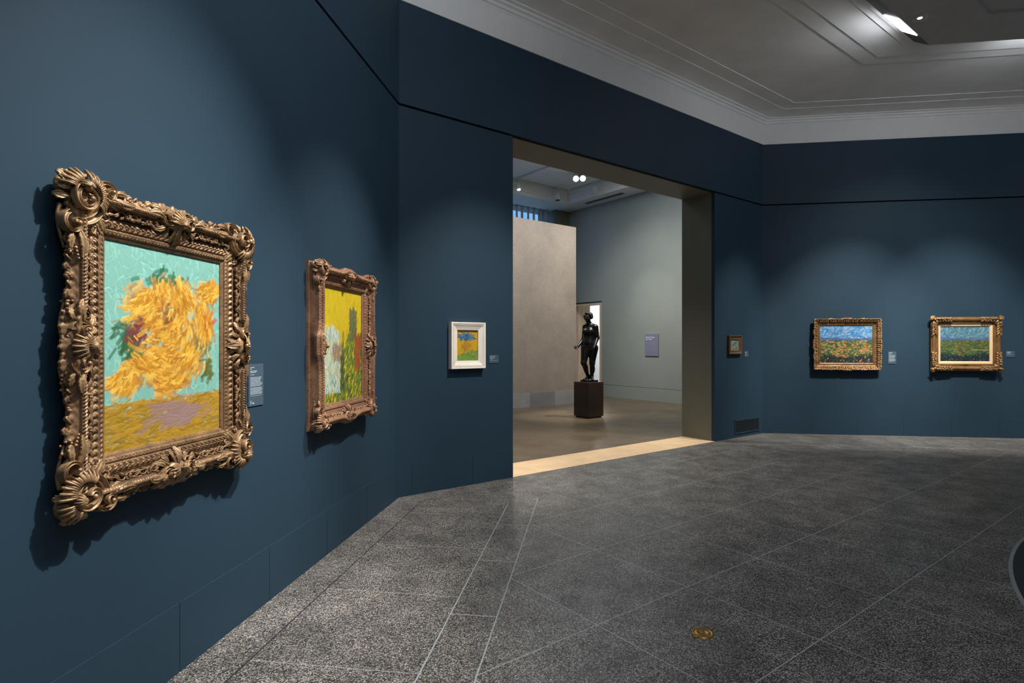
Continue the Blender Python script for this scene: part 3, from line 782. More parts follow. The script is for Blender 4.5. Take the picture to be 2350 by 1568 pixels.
def spray_kit(sc=1., d=.10):
    """a flat flower with tendrils and long leaves running both ways along the rail"""
    k = Kit(); S = lambda *p: tuple(x * sc for x in p)
    for j in range(6):
        a = PI / 3 * j + .3; k.leaf(S(.003 * math.cos(a), .003 * math.sin(a)), S(.017 * math.cos(a), .017 * math.sin(a)), .013 * sc, d + .004, d + .003, .004, 0, 1, 7, 5, .003)
    k.ball(S(0, 0), .0045 * sc, d + .008)
    for sg in (-1, 1):
        P = [(sg * .012, 0), (sg * .030, .012), (sg * .052, .004), (sg * .072, -.010), (sg * .092, -.002), (sg * .090, .010), (sg * .082, .006)]
        k.arc([S(a, b) + (d + .003 * math.sin(i),) for i, (a, b) in enumerate(P)], .0042 * sc, .0024 * sc, 40, 6)
        k.leaf(S(sg * .030, .010), S(sg * .062, .022), .014 * sc, d, d + .002, .005, 0, 4, 13, 7, .004)
        k.leaf(S(sg * .040, .006), S(sg * .066, -.016), .012 * sc, d, d - .002, .005, 0, 3, 11, 7, .004)
        k.leaf(S(sg * .072, -.008), S(sg * .108, -.014), .012 * sc, d, d, .005, 0, 4, 13, 7, .004)
        k.leaf(S(sg * .016, -.004), S(sg * .038, -.020), .012 * sc, d, d - .002, .005, 0, 3, 11, 7, .004)
    return k
def corners(parent, kitf, mat, hw, hh, zc, name='corner_ornament'):
    for sx, sz in ((-1, 1), (1, 1), (-1, -1), (1, -1)):
        if sx * sz > 0: ax, bx = (sx, 0), (0, sz)
        else: ax, bx = (0, sz), (sx, 0)
        kitf().put(name, mat, parent, (sx * hw, zc + sz * hh), ax, bx)
def side_items(parent, kitf, mat, hw, hh, zc, name, offs=(0,)):
    for i, (out, al) in enumerate(SIDES):
        for f in offs:
            L = hw if i % 2 == 0 else hh
            o = (out[0] * hw + al[0] * f * L, zc + out[1] * hh + al[1] * f * L)
            kitf().put(name, mat, parent, o, al, out)

# 1 — widest frame, left wall --------------------------------------------------
o, zc = hang('A', -3.356, 1.613, .65, 'large painting of gold strokes on teal in a wide heavily carved rococo gilt frame')
w, h = .752, .904
img, hg = strokes_canvas(w, h, 300, 11, art_gold)
canvas_mesh(o, w + .02, h + .02, -.040, zc - h / 2 - .01, img, hg)
prof = [(-.012, .030), (-.012, .046), (0, .052), (.006, .052), (.008, .060), (.012, .064), (.026, .066), (.030, .060), (.034, .060), (.038, .070), (.058, .078), (.072, .070), (.074, .066), (.078, .070), (.082, .066),
        (.088, .064), (.102, .070), (.116, .086), (.126, .108), (.130, .122), (.136, .131), (.146, .131), (.152, .122), (.156, .104), (.166, .090), (.180, .078), (.190, .072), (.193, .060), (.186, .052), (.12, .046), (.075, .040), (.07, .0)]
prof = [(a * .92, b if b < .055 else .055 + (b - .055) * .62) for a, b in prof]
def carve1(A, t, Lh):
    d = .0042 * leafband(A, .020, t, .0175, .015) * bump1(t, .0175, .017)
    d += .0075 * leafband(A, .030, t, .0505, .033) * bump1(t, .0505, .035)
    d += .005 * rope(A, .014, t, .130, .019, 1.) * bump1(t, .130, .021)
    d += .0025 * np.cos(2 * PI * A / .042) * np.cos(2 * PI * (t - .147) / .03) * sstep(t, .144, .151) * sstep(.180 - t, 0, .01)
    return d
def out1(A, t, half):
    k = sstep(t, .088, .128)
    b = .024 * sstep(.15 - np.abs(A), 0, .05) * k
    sc_ = (.005 * np.cos(2 * PI * A / .068) + .003 * np.cos(2 * PI * A / .027 + 1)) * sstep(t, .147, .172)
    return b + sc_
moulding('frame', o, w, h, zc, prof, ['gilt_brown', 'gilt_hollow_shade'], carve1, out1, .0035, 84, [(.076, .117, 1)])
corners(o, lambda: corner_kit(1., .106), 'gilt_light', w / 2 + .122, h / 2 + .122, zc)
side_items(o, lambda: cartouche_kit(1., .108), 'gilt_light', w / 2 + .128, h / 2 + .128, zc, 'cartouche')
side_items(o, lambda: spray_kit(.95, .078), 'gilt_brown', w / 2 + .096, h / 2 + .096, zc, 'floral_spray', (-.60, -.36, .36, .60))
rg = random.Random(4)
for i, (out, al) in enumerate(SIDES):
    k = Kit(); lace(k, (w if i % 2 == 0 else h) - .02, rg, .0, .034, .060)
    k.put('leaf_edging', 'gilt_brown', o, (out[0] * (w / 2 + .150), zc + out[1] * (h / 2 + .150)), al, out)

# 2 — second carved frame, left wall -------------------------------------------
o, zc = hang('A', -1.438, 1.611, .62, 'tall yellow and green painting in a reddish-brown carved frame nearest the left corner')
w, h = .745, .906
img, hg = strokes_canvas(w, h, 230, 22, art_yellow)
canvas_mesh(o, w + .02, h + .02, -.034, zc - h / 2 - .01, img, hg)
prof = [(-.012, .026), (-.012, .040), (0, .046), (.008, .048), (.012, .058), (.028, .064), (.034, .056), (.044, .056), (.048, .062), (.056, .062), (.066, .066), (.082, .074), (.096, .088), (.108, .112), (.116, .124), (.128, .128), (.138, .120), (.142, .108), (.150, .098), (.158, .090), (.160, .020), (.172, .018), (.174, .0)]
prof = [(a * .93, b if b < .06 else .06 + (b - .06) * .8) for a, b in prof]
def carve2(A, t, Lh):
    return .0012 * np.cos(2 * PI * A / .03) * np.cos(2 * PI * t / .024) * sstep(t, .07, .08) * sstep(.146 - t, 0, .01) + .004 * leafband(A, .026, t, .020, .022) * bump1(t, .020, .024) + .003 * rope(A, .018, t, .127, .02) * bump1(t, .118, .02) + .0015 * leafband(A, .02, t, .154, .01) * bump1(t, .154, .012)
def out2(A, t, half):
    k = sstep(t, .07, .12)
    return (.020 * sstep(.12 - np.abs(A), 0, .06) - .010 * sstep(np.abs(A), .10, .2)) * k * sstep(.148 - t, -.001, .001)
moulding('frame', o, w, h, zc, prof, ['gilt_red'], carve2, out2, .005, 60)
corners(o, lambda: corner_kit(.76, .108), 'gilt_red_light', w / 2 + .098, h / 2 + .098, zc)
side_items(o, lambda: cartouche_kit(.82, .108, False), 'gilt_red_light', w / 2 + .100, h / 2 + .100, zc, 'cartouche')
side_items(o, lambda: spray_kit(.9, .078), 'gilt_red_light', w / 2 + .081, h / 2 + .081, zc, 'floral_spray', (-.62, -.36, .36, .62))

# 3 — white frame, doorway wall -------------------------------------------------
o, zc = hang('B', .842, 1.609, .262, 'small mustard and green painting in a stepped white frame left of the doorway')
w, h = .300, .366
img, hg = strokes_canvas(w, h, 110, 33, art_mustard)
canvas_mesh(o, w + .012, h + .012, -.022, zc - h / 2 - .006, img, hg)
prof = [(-.008, .018), (-.008, .040), (0, .044), (.006, .044), (.022, .050), (.040, .056), (.044, .060), (.046, .0545), (.050, .0545), (.052, .061), (.056, .0625), (.058, .058), (.062, .058), (.064, .064), (.076, .066), (.081, .064), (.082, .0)]
moulding('frame', o, w, h, zc, prof, ['frame_white'], None, None, .02, 40)
for obj in [c for c in o.children if c.name.startswith('frame')]: obj.data.polygons.foreach_set('use_smooth', np.zeros(len(obj.data.polygons), dtype=bool))

# 4 — tiny brown frame, doorway wall ---------------------------------------------
o, zc = hang('B', 6.308, 1.614, .163, 'tiny dark green picture in a plain brown frame right of the doorway')
w, h = .270, .196
img, hg = strokes_canvas(w, h, 70, 44, art_small)
canvas_mesh(o, w + .012, h + .012, -.020, zc - h / 2 - .006, img, hg)
prof = [(-.006, .016), (-.006, .032), (0, .036), (.008, .036), (.010, .030), (.022, .032), (.046, .046), (.050, .050), (.058, .050), (.063, .046), (.064, .0)]
def carve4(A, t, Lh): return .0012 * leafband(A, .018, t, .034, .02) * bump1(t, .034, .024)
moulding('frame', o, w, h, zc, prof, ['frame_wood', 'gilt_yellow'], carve4, None, .006, 30, [(-.01, .009, 1)])

# 5 — leafy gilt frame, right wall -------------------------------------------------
o, zc = hang('C', 1.413, 1.624, .465, 'bright blue and orange landscape in a leaf-carved gilt frame, left on the right wall')
w, h = .890, .680
img, hg = strokes_canvas(w, h, 170, 55, art_bright)
canvas_mesh(o, w + .016, h + .016, -.028, zc - h / 2 - .008, img, hg)
prof = [(-.008, .022), (-.008, .036), (0, .040), (.008, .042), (.010, .047), (.018, .047), (.020, .040), (.028, .040), (.036, .046), (.060, .058), (.085, .078), (.098, .092), (.106, .096), (.114, .090), (.117, .062), (.108, .050), (.06, .035), (.055, .0)]
def carve5(A, t, Lh):
    m = sstep(t, .030, .045) * sstep(.112 - t, 0, .01)
    return m * (.006 * leafband(A, .034, t, .07, .05) + .004 * np.cos(2 * PI * (A / .021 + t / .03)) * np.cos(2 * PI * (A / .05 - t / .024)))
def out5(A, t, half):
    k = sstep(t, .07, .11); b = 0
    for c, wd, am in ((0, .15, .016), (.27, .08, .011), (-.27, .08, .011)):
        b = b + am * sstep(wd / 1.6 - np.abs(A - c * half / .57), 0, .025)
    return (b + .003 * np.cos(2 * PI * A / .031)) * k
moulding('frame', o, w, h, zc, prof, ['gilt_gold', 'gilt_yellow'], carve5, out5, .005, 56, [(-.01, .03, 1)])
rg = random.Random(9)
for i, (out, al) in enumerate(SIDES):
    k = Kit(); L = (w if i % 2 == 0 else h) + .16; x = -L / 2
    while x < L / 2:
        for t0, t1, wd in ((-.045, -.012, .022), (-.012, .022, .026)):
            j = rg.uniform(-.012, .012)
            k.leaf((x, t0), (x + j + .012, t1 + rg.uniform(-.004, .004)), wd, .062 + .35 * (t0 + .045), .070 + .4 * (t1 + .045), .012, rg.uniform(-.004, .004), 3, 8, 7, .006)
        x += rg.uniform(.024, .036)
    k.put('carved_leaves', 'gilt_gold', o, (out[0] * (w / 2 + .092), zc + out[1] * (h / 2 + .092)), al, out)

# 6 — laurel frame with cream liner, right wall ------------------------------------
o, zc = hang('C', 3.340, 1.632, .46, 'duller blue-green landscape with a cream liner in a gilt frame, furthest right')
w, h = .790, .618
img, hg = strokes_canvas(w, h, 160, 66, art_dim)
canvas_mesh(o, w + .016, h + .016, -.030, zc - h / 2 - .008, img, hg)
moulding('liner', o, w, h, zc, [(-.006, .026), (-.006, .040), (0, .044), (.034, .052), (.038, .052), (.038, .03)], ['liner_cream'], None, None, .05, 10)
prof = [(.036, .040), (.036, .058), (.044, .062), (.050, .058), (.054, .064), (.066, .066), (.070, .060), (.078, .060), (.082, .072), (.098, .090), (.118, .096), (.136, .086), (.146, .070), (.150, .064), (.158, .062), (.159, .046), (.12, .036), (.10, .0)]
def carve6(A, t, Lh): return .002 * leafband(A, .018, t, .060, .016) * bump1(t, .060, .016) + .002 * rope(A, .02, t, .154, .01) * bump1(t, .154, .01)
moulding('frame', o, w, h, zc, prof, ['gilt_yellow'], carve6, None, .007, 50)
def kit6():
    k = Kit(); rr = random.Random(3)
    for m in (0, 1):
        f = (lambda a, b: (a, b)) if m == 0 else (lambda a, b: (b, a))
        for j in range(6):
            a = -.03 - .042 * j
            k.leaf(f(a + .01, -.006), f(a - .05, .030 + .006 * (j % 2)), .034, .096, .098 - .004 * j, .014, 0, 3, 9, 7)
            k.leaf(f(a + .01, -.010), f(a - .045, -.040), .030, .094, .078, .014, 0, 3, 9, 7)
            if j in (1, 2, 4): k.ball(f(a, .006), .019 - .002 * j, .112)
            elif j % 2: k.ball(f(a, -.012), .011, .106)
    k.leaf((-.01, -.01), (.052, .052), .062, .10, .075, .024, 0, 3)
    k.leaf((-.01, .02), (.02, .058), .038, .10, .08, .016, 0, 3); k.leaf((.02, -.01), (.058, .02), .038, .10, .08, .016, 0, 3)
    k.leaf((-.02, -.02), (-.07, -.07), .05, .10, .07, .02, 0, 3)
    k.ball((0, 0), .022, .116)
    return k
corners(o, kit6, 'gilt_gold', w / 2 + .118, h / 2 + .118, zc)
mb = MB(); mb.box((-.033, -.068, zc - h / 2 - .064), (.033, -.060, zc - h / 2 - .052), 0, .001); mb.build('name_plate', 'brass', parent=o)

# ------------------------------------------------------------------ far room
E1, QB = 10.35, 8.52
mb = MB(); mb.box((-.5, DEP, -.05), (E1, 9.4, .0)); mb.box((E1, 6.2, -.05), (E1 + 4.2, 12, .0)); struct(mb, 'floor_1', 'floor_concrete', 'B')
DQ0, DQ1, DZ = 7.06, 8.30, 2.95           # doorway in the sage wall
mb = MB()
for q0, q1, z0, z1 in ((DEP, DQ0, .375, 6.5), (DEP, DQ0, 0, .367), (DQ0, DQ1, DZ, 6.5), (DQ1, 9.4, 0, 6.5)):
    mb.box((E1, q0, z0), (E1 + .15, q1, z1))
mb.box((E1 + .012, DEP, .367), (E1 + .15, DQ0, .375), 1)
struct(mb, 'wall_sage', ['sage_paint', 'groove_dark'], 'B')
mb = MB()
mb.box((9.72, QB, 0), (E1, 9.4, 6.5)); mb.box((-.5, 8.85, 0), (9.72, 9.4, 3.6)); mb.box((-.5, 8.85, 6.05), (9.72, 9.4, 6.5)); mb.box((-.7, DEP, 0), (-.5, 9.4, 6.5))
struct(mb, 'wall_window', 'olive_paint', 'B')
# ceiling: soffit border, cornice steps, raised field
mb = MB()
e0, e1, q0, q1 = .3, 9.57, 1.4, 7.75
def rect(w, z): return [(e0 + w, q0 + w, z), (e1 - w, q0 + w, z), (e1 - w, q1 - w, z), (e0 + w, q1 - w, z)]
outer = [(-.5, DEP, 6.06), (E1, DEP, 6.06), (E1, 8.86, 6.06), (-.5, 8.86, 6.06)]
pr2 = [(0, 6.06), (.0, 6.09), (.012, 6.10), (.02, 6.15), (.05, 6.17), (.055, 6.21), (.08, 6.225), (.085, 6.26), (.11, 6.275), (.115, 6.32), (.14, 6.335), (.145, 6.37), (.17, 6.38), (.17, 6.40)]
mb.grid(np.array([outer] + [rect(w, z) for w, z in pr2]), wrap_v=True)
mb.add(rect(.17, 6.40), [(0, 1, 2, 3)])
struct(mb, 'ceiling_1', 'white_paint', 'B')
# window of the far room with vertical blinds
w1 = tag(bpy.data.objects.new('window_1', None), kind='structure'); C.objects.link(w1); w1.matrix_world = FR['B'] @ Matrix.Translation((5, 9.1, 3.6))
mb = MB()
for x in np.arange(-4.6, 4.7, 1.55): mb.box((x - .02, -.03, 0), (x + .02, .03, 2.45))
mb.box((-5.2, -.04, 0), (4.72, .04, .06)); mb.box((-5.2, -.04, 2.452), (4.72, .04, 2.50)); mb.build('window_frame', 'window_metal', parent=w1)
mb = MB(); mb.box((-5.2, .004, .05), (4.72, .010, 2.45)); mb.build('pane', 'glass', parent=w1)
bl = thing('vertical_blind', 'B', (7.6, 8.78, 3.62), 'row of grey-blue vertical blind slats in front of the blue window above the partition', 'blind')
rg = random.Random(12)
xs = [8.317, 8.531, 8.785, 9.019, 9.305, 9.502, 9.585]
wd_ = [.08, .098, .082, .094, .096, .125, .03]
xs = [7.15 + .23 * k for k in range(5)] + xs; wd_ = [.09] * 5 + wd_
for x, wdt in zip(xs, wd_):
    mb = MB(); lean = rg.uniform(-.03, .03)
    n = 9; u = np.linspace(-.5, .5, n)
    P = np.array([[(x - 7.6 + uu * wdt + ln, -.02 + .02 * math.cos(uu * PI), z) for uu in u] for z, ln in ((0, lean * -1), (2.44, 0))])
    mb.grid(P); P2_ = P.copy(); P2_[..., 1] += .004; mb.grid(P2_, flip=True)
    mb.build('slat', 'slat_fabric', parent=bl)
mb = MB(); mb.box((-.6, -.03, 2.44), (2.1, .03, 2.47)); mb.build('headrail', 'window_metal', parent=bl)

# beige partition
mb = MB(); mb.box((.8, 5.93, .372), (8.207, 6.23, 4.86)); struct(mb, 'wall_partition', 'plaster_beige', 'B')
mb = MB(); sm = [.8, 1.5, 2.35, 3.2, 4.05, 4.9, 5.74, 6.58, 7.424, 8.2075]
for i in range(len(sm) - 1): mb.box((sm[i] + .0015, 5.922, 0), (sm[i + 1] - .0015, 6.23, .371), i % 2, .001)
struct(mb, 'baseboard_partition', ['base_stone', 'stone_tile_dark'], 'B')
# doorway in the sage wall: frame, timber reveal, white space beyond
d2 = tag(bpy.data.objects.new('door_2', None), kind='structure'); C.objects.link(d2); d2.matrix_world = FR['B'] @ Matrix.Translation((E1, (DQ0 + DQ1) / 2, 0))
hw = (DQ1 - DQ0) / 2
mb = MB(); mb.box((-.03, -hw - .02, 0), (.15, -hw + .03, DZ)); mb.box((-.03, hw - .03, 0), (.15, hw + .02, DZ)); mb.box((-.03, -hw + .03, DZ - .075), (.15, hw - .03, DZ)); mb.build('door_frame', 'timber_pale', parent=d2)
mb = MB(); mb.box((-.035, -hw - .03, DZ), (.15, hw + .03, DZ + .035)); mb.build('header_strip', 'fixture_dark', parent=d2)
mb = MB()
for k in range(3): mb.box((.15 + .19 * k, hw - .05, 0), (.15 + .19 * k + .184, hw + .02, 3.2), 0, .003)
mb.build('timber_reveal', 'timber_board', parent=d2)
mb = MB(); mb.box((E1 + 2.6, 6.2, 0), (E1 + 2.7, 12, 3.3))
mb.box((E1 + .15, 6.2, 0), (E1 + 2.6, 6.3, 3.3)); mb.box((E1 + .15, 11.9, 0), (E1 + 2.6, 12, 3.3)); mb.box((E1 + .15, 8.37, 0), (E1 + .70, 8.45, 3.2))
struct(mb, 'wall_beyond', 'white_paint', 'B')
mb = MB(); mb.box((E1 + .15, 6.2, 3.2), (E1 + 2.7, 12, 3.3)); struct(mb, 'ceiling_2', 'white_paint', 'B')

# lilac section sign on the sage wall  (frame G: x to the right, y into the wall)
sg = thing('section_sign', 'G', (-5.04, 0, 1.29), 'lilac exhibition text panel on the sage green wall of the far room', 'sign')
sw, sh = .485, .635
mb = MB(); mb.box((-sw / 2, -.026, 0), (sw / 2, 0, sh), 0, .002); mb.build('panel', 'sign_lilac', parent=sg)
def text_mesh(body, size, x, y, z, mat, parent, name):
    cu = bpy.data.curves.new('txt', 'FONT'); cu.body = body; cu.size = size; cu.extrude = .0006; cu.resolution_u = 3; cu.offset = size * .012
    tmp = bpy.data.objects.new('txt', cu); C.objects.link(tmp)
    dg = bpy.context.evaluated_depsgraph_get(); me = bpy.data.meshes.new_from_object(tmp.evaluated_get(dg))
    bpy.data.objects.remove(tmp); bpy.data.curves.remove(cu)
    me.transform(Matrix.Translation((x, y, z)) @ Matrix.Rotation(PI / 2, 4, 'X'))
    me.materials.clear(); me.materials.append(M[mat]); me.name = name
    ob = bpy.data.objects.new(name, me); C.objects.link(ob); ob.parent = parent
    return ob
text_mesh('Modernizing', .062, -sw / 2 + .03, -.0265, sh - .115, 'sign_text', sg, 'heading')
text_mesh('the Salon', .062, -sw / 2 + .03, -.0265, sh - .172, 'sign_text', sg, 'heading')
mb = MB(); rng = random.Random(2)
for k in range(14):
    z = sh - .225 - k * .0165 - (.014 if k > 6 else 0); bars(mb, -sw / 2 + .03, z, wordline(rng, rng.uniform(.37, .40) if k not in (6, 13) else .35, .02, .06, .007), .009, -.0272)
for v in mb.v: v[:, 1] = np.where(v[:, 1] > -.0065, -.026, v[:, 1])
mb.build('body_text', 'sign_text_dim', parent=sg)

# soffit vent
o = thing('ceiling_vent', 'B', (9.955, 6.55, 6.06), 'long grey air vent in the white ceiling border of the far room', 'vent')
mb = MB(); mb.box((-.11, -.80, -.006), (-.085, .80, 0)); mb.box((.085, -.80, -.006), (.11, .80, 0)); mb.box((-.085, -.80, -.006), (.085, -.775, 0)); mb.box((-.085, .775, -.006), (.085, .80, 0)); mb.build('frame', 'fixture_grey', parent=o)
mb = MB(); mb.box((-.085, -.775, -.002), (.085, .775, -.001), 1)
for k in range(9): mb.box((-.082 + k * .0185, -.775, -.006), (-.082 + k * .0185 + .008, .775, -.002))
mb.build('slats', ['vent_slats', 'fixture_dark'], parent=o)

# light tracks and spotlights
def track(x0, y0, x1, y1, z, label):
    o = thing('light_track', 'B', ((x0 + x1) / 2, (y0 + y1) / 2, z), label, 'light track')
    dx, dy = abs(x1 - x0) / 2 + .02, abs(y1 - y0) / 2 + .02
    mb = MB(); mb.box((-dx, -dy, -.03), (dx, dy, 0), 0, .003); mb.build('rail', 'fixture_grey', parent=o)
    mb = MB(); mb.box((-max(dx - .01, .006) if dx > dy else -.006, -.006 if dx > dy else -(dy - .01), -.0315), (max(dx - .01, .006) if dx > dy else .006, .006 if dx > dy else dy - .01, -.0295)); mb.build('slot', 'fixture_dark', parent=o)
track(4.2, 7.42, 9.25, 7.42, 6.40, 'grey light track running beside the window wall on the far room ceiling')
track(7.26, 1.9, 7.26, 7.30, 6.40, 'grey light track crossing the middle of the far room ceiling')
track(9.30, 1.9, 9.30, 7.30, 6.40, 'grey light track along the sage wall side of the far room ceiling')
def spot(x, y, z, tilt, az, label, heads=1, lit=True, L=.26, r=.075):
    o = thing('track_spotlight', 'B', (x, y, z), label, 'spotlight', 'track spotlights of the far room')
    mb = MB(); mb.box((-.03, -.05, -.035), (.03, .05, 0), 0, .004); mb.tube([(0, 0, -.03), (0, 0, -.10)], .014, 10); mb.build('mount', 'fixture_grey', parent=o)
    for i in range(heads):
        off = (i - (heads - 1) / 2) * .19
        Rm = Matrix.Rotation(az, 4, 'Z') @ Matrix.Rotation(tilt, 4, 'X')
        base = Vector((0, 0, -.10)) + (Matrix.Rotation(az, 4, 'Z') @ Vector((off, 0, 0)))
        def tf(V):
            return np.array([tuple(base + (Rm @ Vector(v))) for v in V])
        mb = MB(); mb.lathe([(0, .02), (r * .8, .015), (r, 0), (r, -L), (r * .9, -L), (r * .88, -L + .02)], 24)
        mb.tube([(-r * 1.02, 0, .03), (-r * 1.05, 0, -.08)], .008, 6); mb.tube([(r * 1.02, 0, .03), (r * 1.05, 0, -.08)], .008, 6)
        if heads > 1: mb.tube([(0, 0, .02), (-off, 0, .05)], .010, 6)
        hd = mb.build('lamp_head', 'fixture_grey', parent=o, smooth=True, fn=tf)
        mb = MB(); mb.lathe([(r * .86, -L + .012), (0, -L + .012)], 20); ln = mb.build('lens', 'lamp_glow' if lit else 'fixture_dark', parent=hd, fn=tf)
spot(8.845, 7.42, 6.366, .12, 2.6, 'grey track spotlight pointing straight down in front of the blinds', lit=False, L=.27, r=.085)
spot(7.33, 7.42, 6.366, -.35, -.3, 'tilted track spotlight with a glowing end at the left edge of the doorway', L=.22, r=.06)
spot(9.30, 6.30, 6.366, .35, -1.2, 'pale tilted track spotlight right of the twin bright lamps', lit=False, L=.22, r=.07)
# twin lamp turned towards the doorway
cam_az = math.atan2(-5.52 - 6.0, -2.67 - 8.4)   # direction to the camera in frame B
spot(8.42, 6.02, 6.40, -1.05, cam_az + PI / 2, 'twin bright spotlight facing the gallery just under the doorway lintel', heads=2, L=.14, r=.088)

# ------------------------------------------------------------------ plinth and statue
PC = (6.335, 3.555)
pl = thing('plinth', 'B', (PC[0], PC[1], 0), 'dark brown square plinth standing on the brown floor under the bronze figure', 'plinth')
mb = MB(); mb.box((-.232, -.232, .035), (.232, .232, .735), 0, .003); mb.build('body', 'plinth_brown', parent=pl)
mb = MB(); mb.box((-.232, -.232, .738), (.232, .232, .79), 0, .003); mb.build('top_slab', 'plinth_top', parent=pl)
mb = MB(); mb.box((-.20, -.20, 0), (.20, .20, .74)); mb.build('toe_kick', 'fixture_dark', parent=pl)

class SDF:
    def __init__(s, lo, hi, h):
        s.h = h; s.lo = np.array(lo, float); n = np.ceil((np.array(hi) - s.lo) / h).astype(int) + 1
        s.ax = [s.lo[i] + h * np.arange(n[i]) for i in range(3)]; s.F = np.full(n, .3)
    def _blk(s, lo, hi):
        sl = []
        for i in range(3):
            a = max(0, int((lo[i] - s.lo[i]) / s.h)); b = min(len(s.ax[i]), int((hi[i] - s.lo[i]) / s.h) + 2); sl.append(slice(a, max(a, b)))
        X = s.ax[0][sl[0]][:, None, None]; Y = s.ax[1][sl[1]][None, :, None]; Z = s.ax[2][sl[2]][None, None, :]
        return tuple(sl), X, Y, Z
    def _join(s, sl, d, k, sub=False):
        f = s.F[sl]
        if f.size == 0: return
        if sub: d = -d; h_ = np.clip(.5 - .5 * (f - d) / k, 0, 1); s.F[sl] = f + (d - f) * h_ + k * h_ * (1 - h_)
        else: h_ = np.clip(.5 + .5 * (f - d) / k, 0, 1); s.F[sl] = f + (d - f) * h_ - k * h_ * (1 - h_)
    def cone(s, a, b, ra, rb, k=.03, flat=None):
        a = np.array(a, float); b = np.array(b, float); m = max(ra, rb) + k + .03
        sl, X, Y, Z = s._blk(np.minimum(a, b) - m, np.maximum(a, b) + m)
        ba = b - a; l2 = ba.dot(ba)
        t = np.clip(((X - a[0]) * ba[0] + (Y - a[1]) * ba[1] + (Z - a[2]) * ba[2]) / l2, 0, 1)
        d = np.sqrt((X - a[0] - t * ba[0]) ** 2 + (Y - a[1] - t * ba[1]) ** 2 + (Z - a[2] - t * ba[2]) ** 2) - (ra + (rb - ra) * t)
        s._join(sl, d, k)
    def ell(s, c, r, k=.03, rz=0., sub=False, ry=0.):
        c = np.array(c, float); r = np.array(r, float); m = r.max() + k + .03
        sl, X, Y, Z = s._blk(c - m, c + m)
        x, y, z = X - c[0], Y - c[1], Z - c[2] + 0 * X
        ca, sa = math.cos(rz), math.sin(rz); x, y = x * ca + y * sa, -x * sa + y * ca
        ca, sa = math.cos(ry), math.sin(ry); x, z = x * ca - z * sa, x * sa + z * ca
        q = np.sqrt((x / r[0]) ** 2 + (y / r[1]) ** 2 + (z / r[2]) ** 2); q2 = np.sqrt((x / r[0] ** 2) ** 2 + (y / r[1] ** 2) ** 2 + (z / r[2] ** 2) ** 2) + 1e-9
        s._join(sl, q * (q - 1) / q2, k, sub)
    def mesh(s, mb):
        F = s.F; inside = F < 0
        n = np.array(F.shape) - 1
        cnt = np.zeros(n); acc = np.zeros(tuple(n) + (3,))
        cor = [(i, j, k) for i in (0, 1) for j in (0, 1) for k in (0, 1)]
        g = lambda c: F[c[0]:c[0] + n[0], c[1]:c[1] + n[1], c[2]:c[2] + n[2]]
        for c in cor:
            for ax in range(3):
                if c[ax]: continue
                c2 = list(c); c2[ax] = 1; f0, f1 = g(c), g(c2); mk = (f0 < 0) != (f1 < 0)
                t = np.where(mk, f0 / np.where(mk, f0 - f1, 1), 0)
                for i in range(3): acc[..., i] += np.where(mk, c[i] + (t if i == ax else 0), 0)
                cnt += mk
        act = cnt > 0; idx = np.full(n, -1); idx[act] = np.arange(act.sum())
        pos = np.argwhere(act) + acc[act] / cnt[act][:, None]
        V = s.lo + pos * s.h; Q = []
        for ax in range(3):
            a1, a2 = (ax + 1) % 3, (ax + 2) % 3
            sl0 = [slice(None)] * 3; sl1 = [slice(None)] * 3; sl0[ax] = slice(0, -1); sl1[ax] = slice(1, None)
            e = np.argwhere(inside[tuple(sl0)] != inside[tuple(sl1)])
            e = e[(e[:, a1] > 0) & (e[:, a2] > 0) & (e[:, a1] < n[a1]) & (e[:, a2] < n[a2])]
            if not len(e): continue
            q = []
            for d1, d2 in ((1, 1), (0, 1), (0, 0), (1, 0)):
                p = e.copy(); p[:, a1] -= d1; p[:, a2] -= d2; q.append(idx[p[:, 0], p[:, 1], p[:, 2]])
            Q.append(np.stack(q, 1))
        mb.add(V, np.concatenate(Q).tolist()); return mb

# figure frame: x = to the right as seen from the gallery, y = away, z = up from the base slab
view_az = math.atan2(PC[1] + 5.52, PC[0] + 2.67)        # view direction in frame B
st = thing('statue', 'B', (PC[0] + .012, PC[1] - .008, .79), 'glossy black bronze standing figure on the brown plinth beyond the doorway', 'statue', rz=view_az - PI / 2)
mb = MB(); 
ang = PI / 2 - view_az
def rotz(V):
    c, s_ = math.cos(ang), math.sin(ang); return np.stack([V[:, 0] * c - V[:, 1] * s_, V[:, 0] * s_ + V[:, 1] * c, V[:, 2]], 1)
mb.box((-.140, -.140, 0), (.140, .140, .043), 0, .004); mb.build('base_slab', 'bronze_black', parent=st, fn=rotz)
Z0 = .043
s = SDF((-.42, -.30, -.01), (.34, .26, 1.60), .0058)
# torso, turned to the left
YAW = -.50; fw = np.array((math.sin(YAW), -math.cos(YAW), 0)); rt = np.array((math.cos(YAW), math.sin(YAW), 0))
s.ell((.000, .010, 1.115), (.150, .100, .165), .04, YAW); s.ell((-.012, .005, .965), (.138, .100, .115), .05, YAW); s.ell((-.022, -.022, .865), (.138, .105, .100), .05, YAW)
s.ell((.008, .012, .765), (.178, .118, .105), .05, YAW); s.ell((.050, .075, .735), (.13, .085, .10), .05, YAW)
s.ell((-.100, -.040, 1.118), (.060, .050, .062), .05); s.ell((.020, -.082, 1.112), (.062, .054, .064), .05)
s.ell((-.078, -.128, .925), (.010, .014, .010), .008, sub=True)
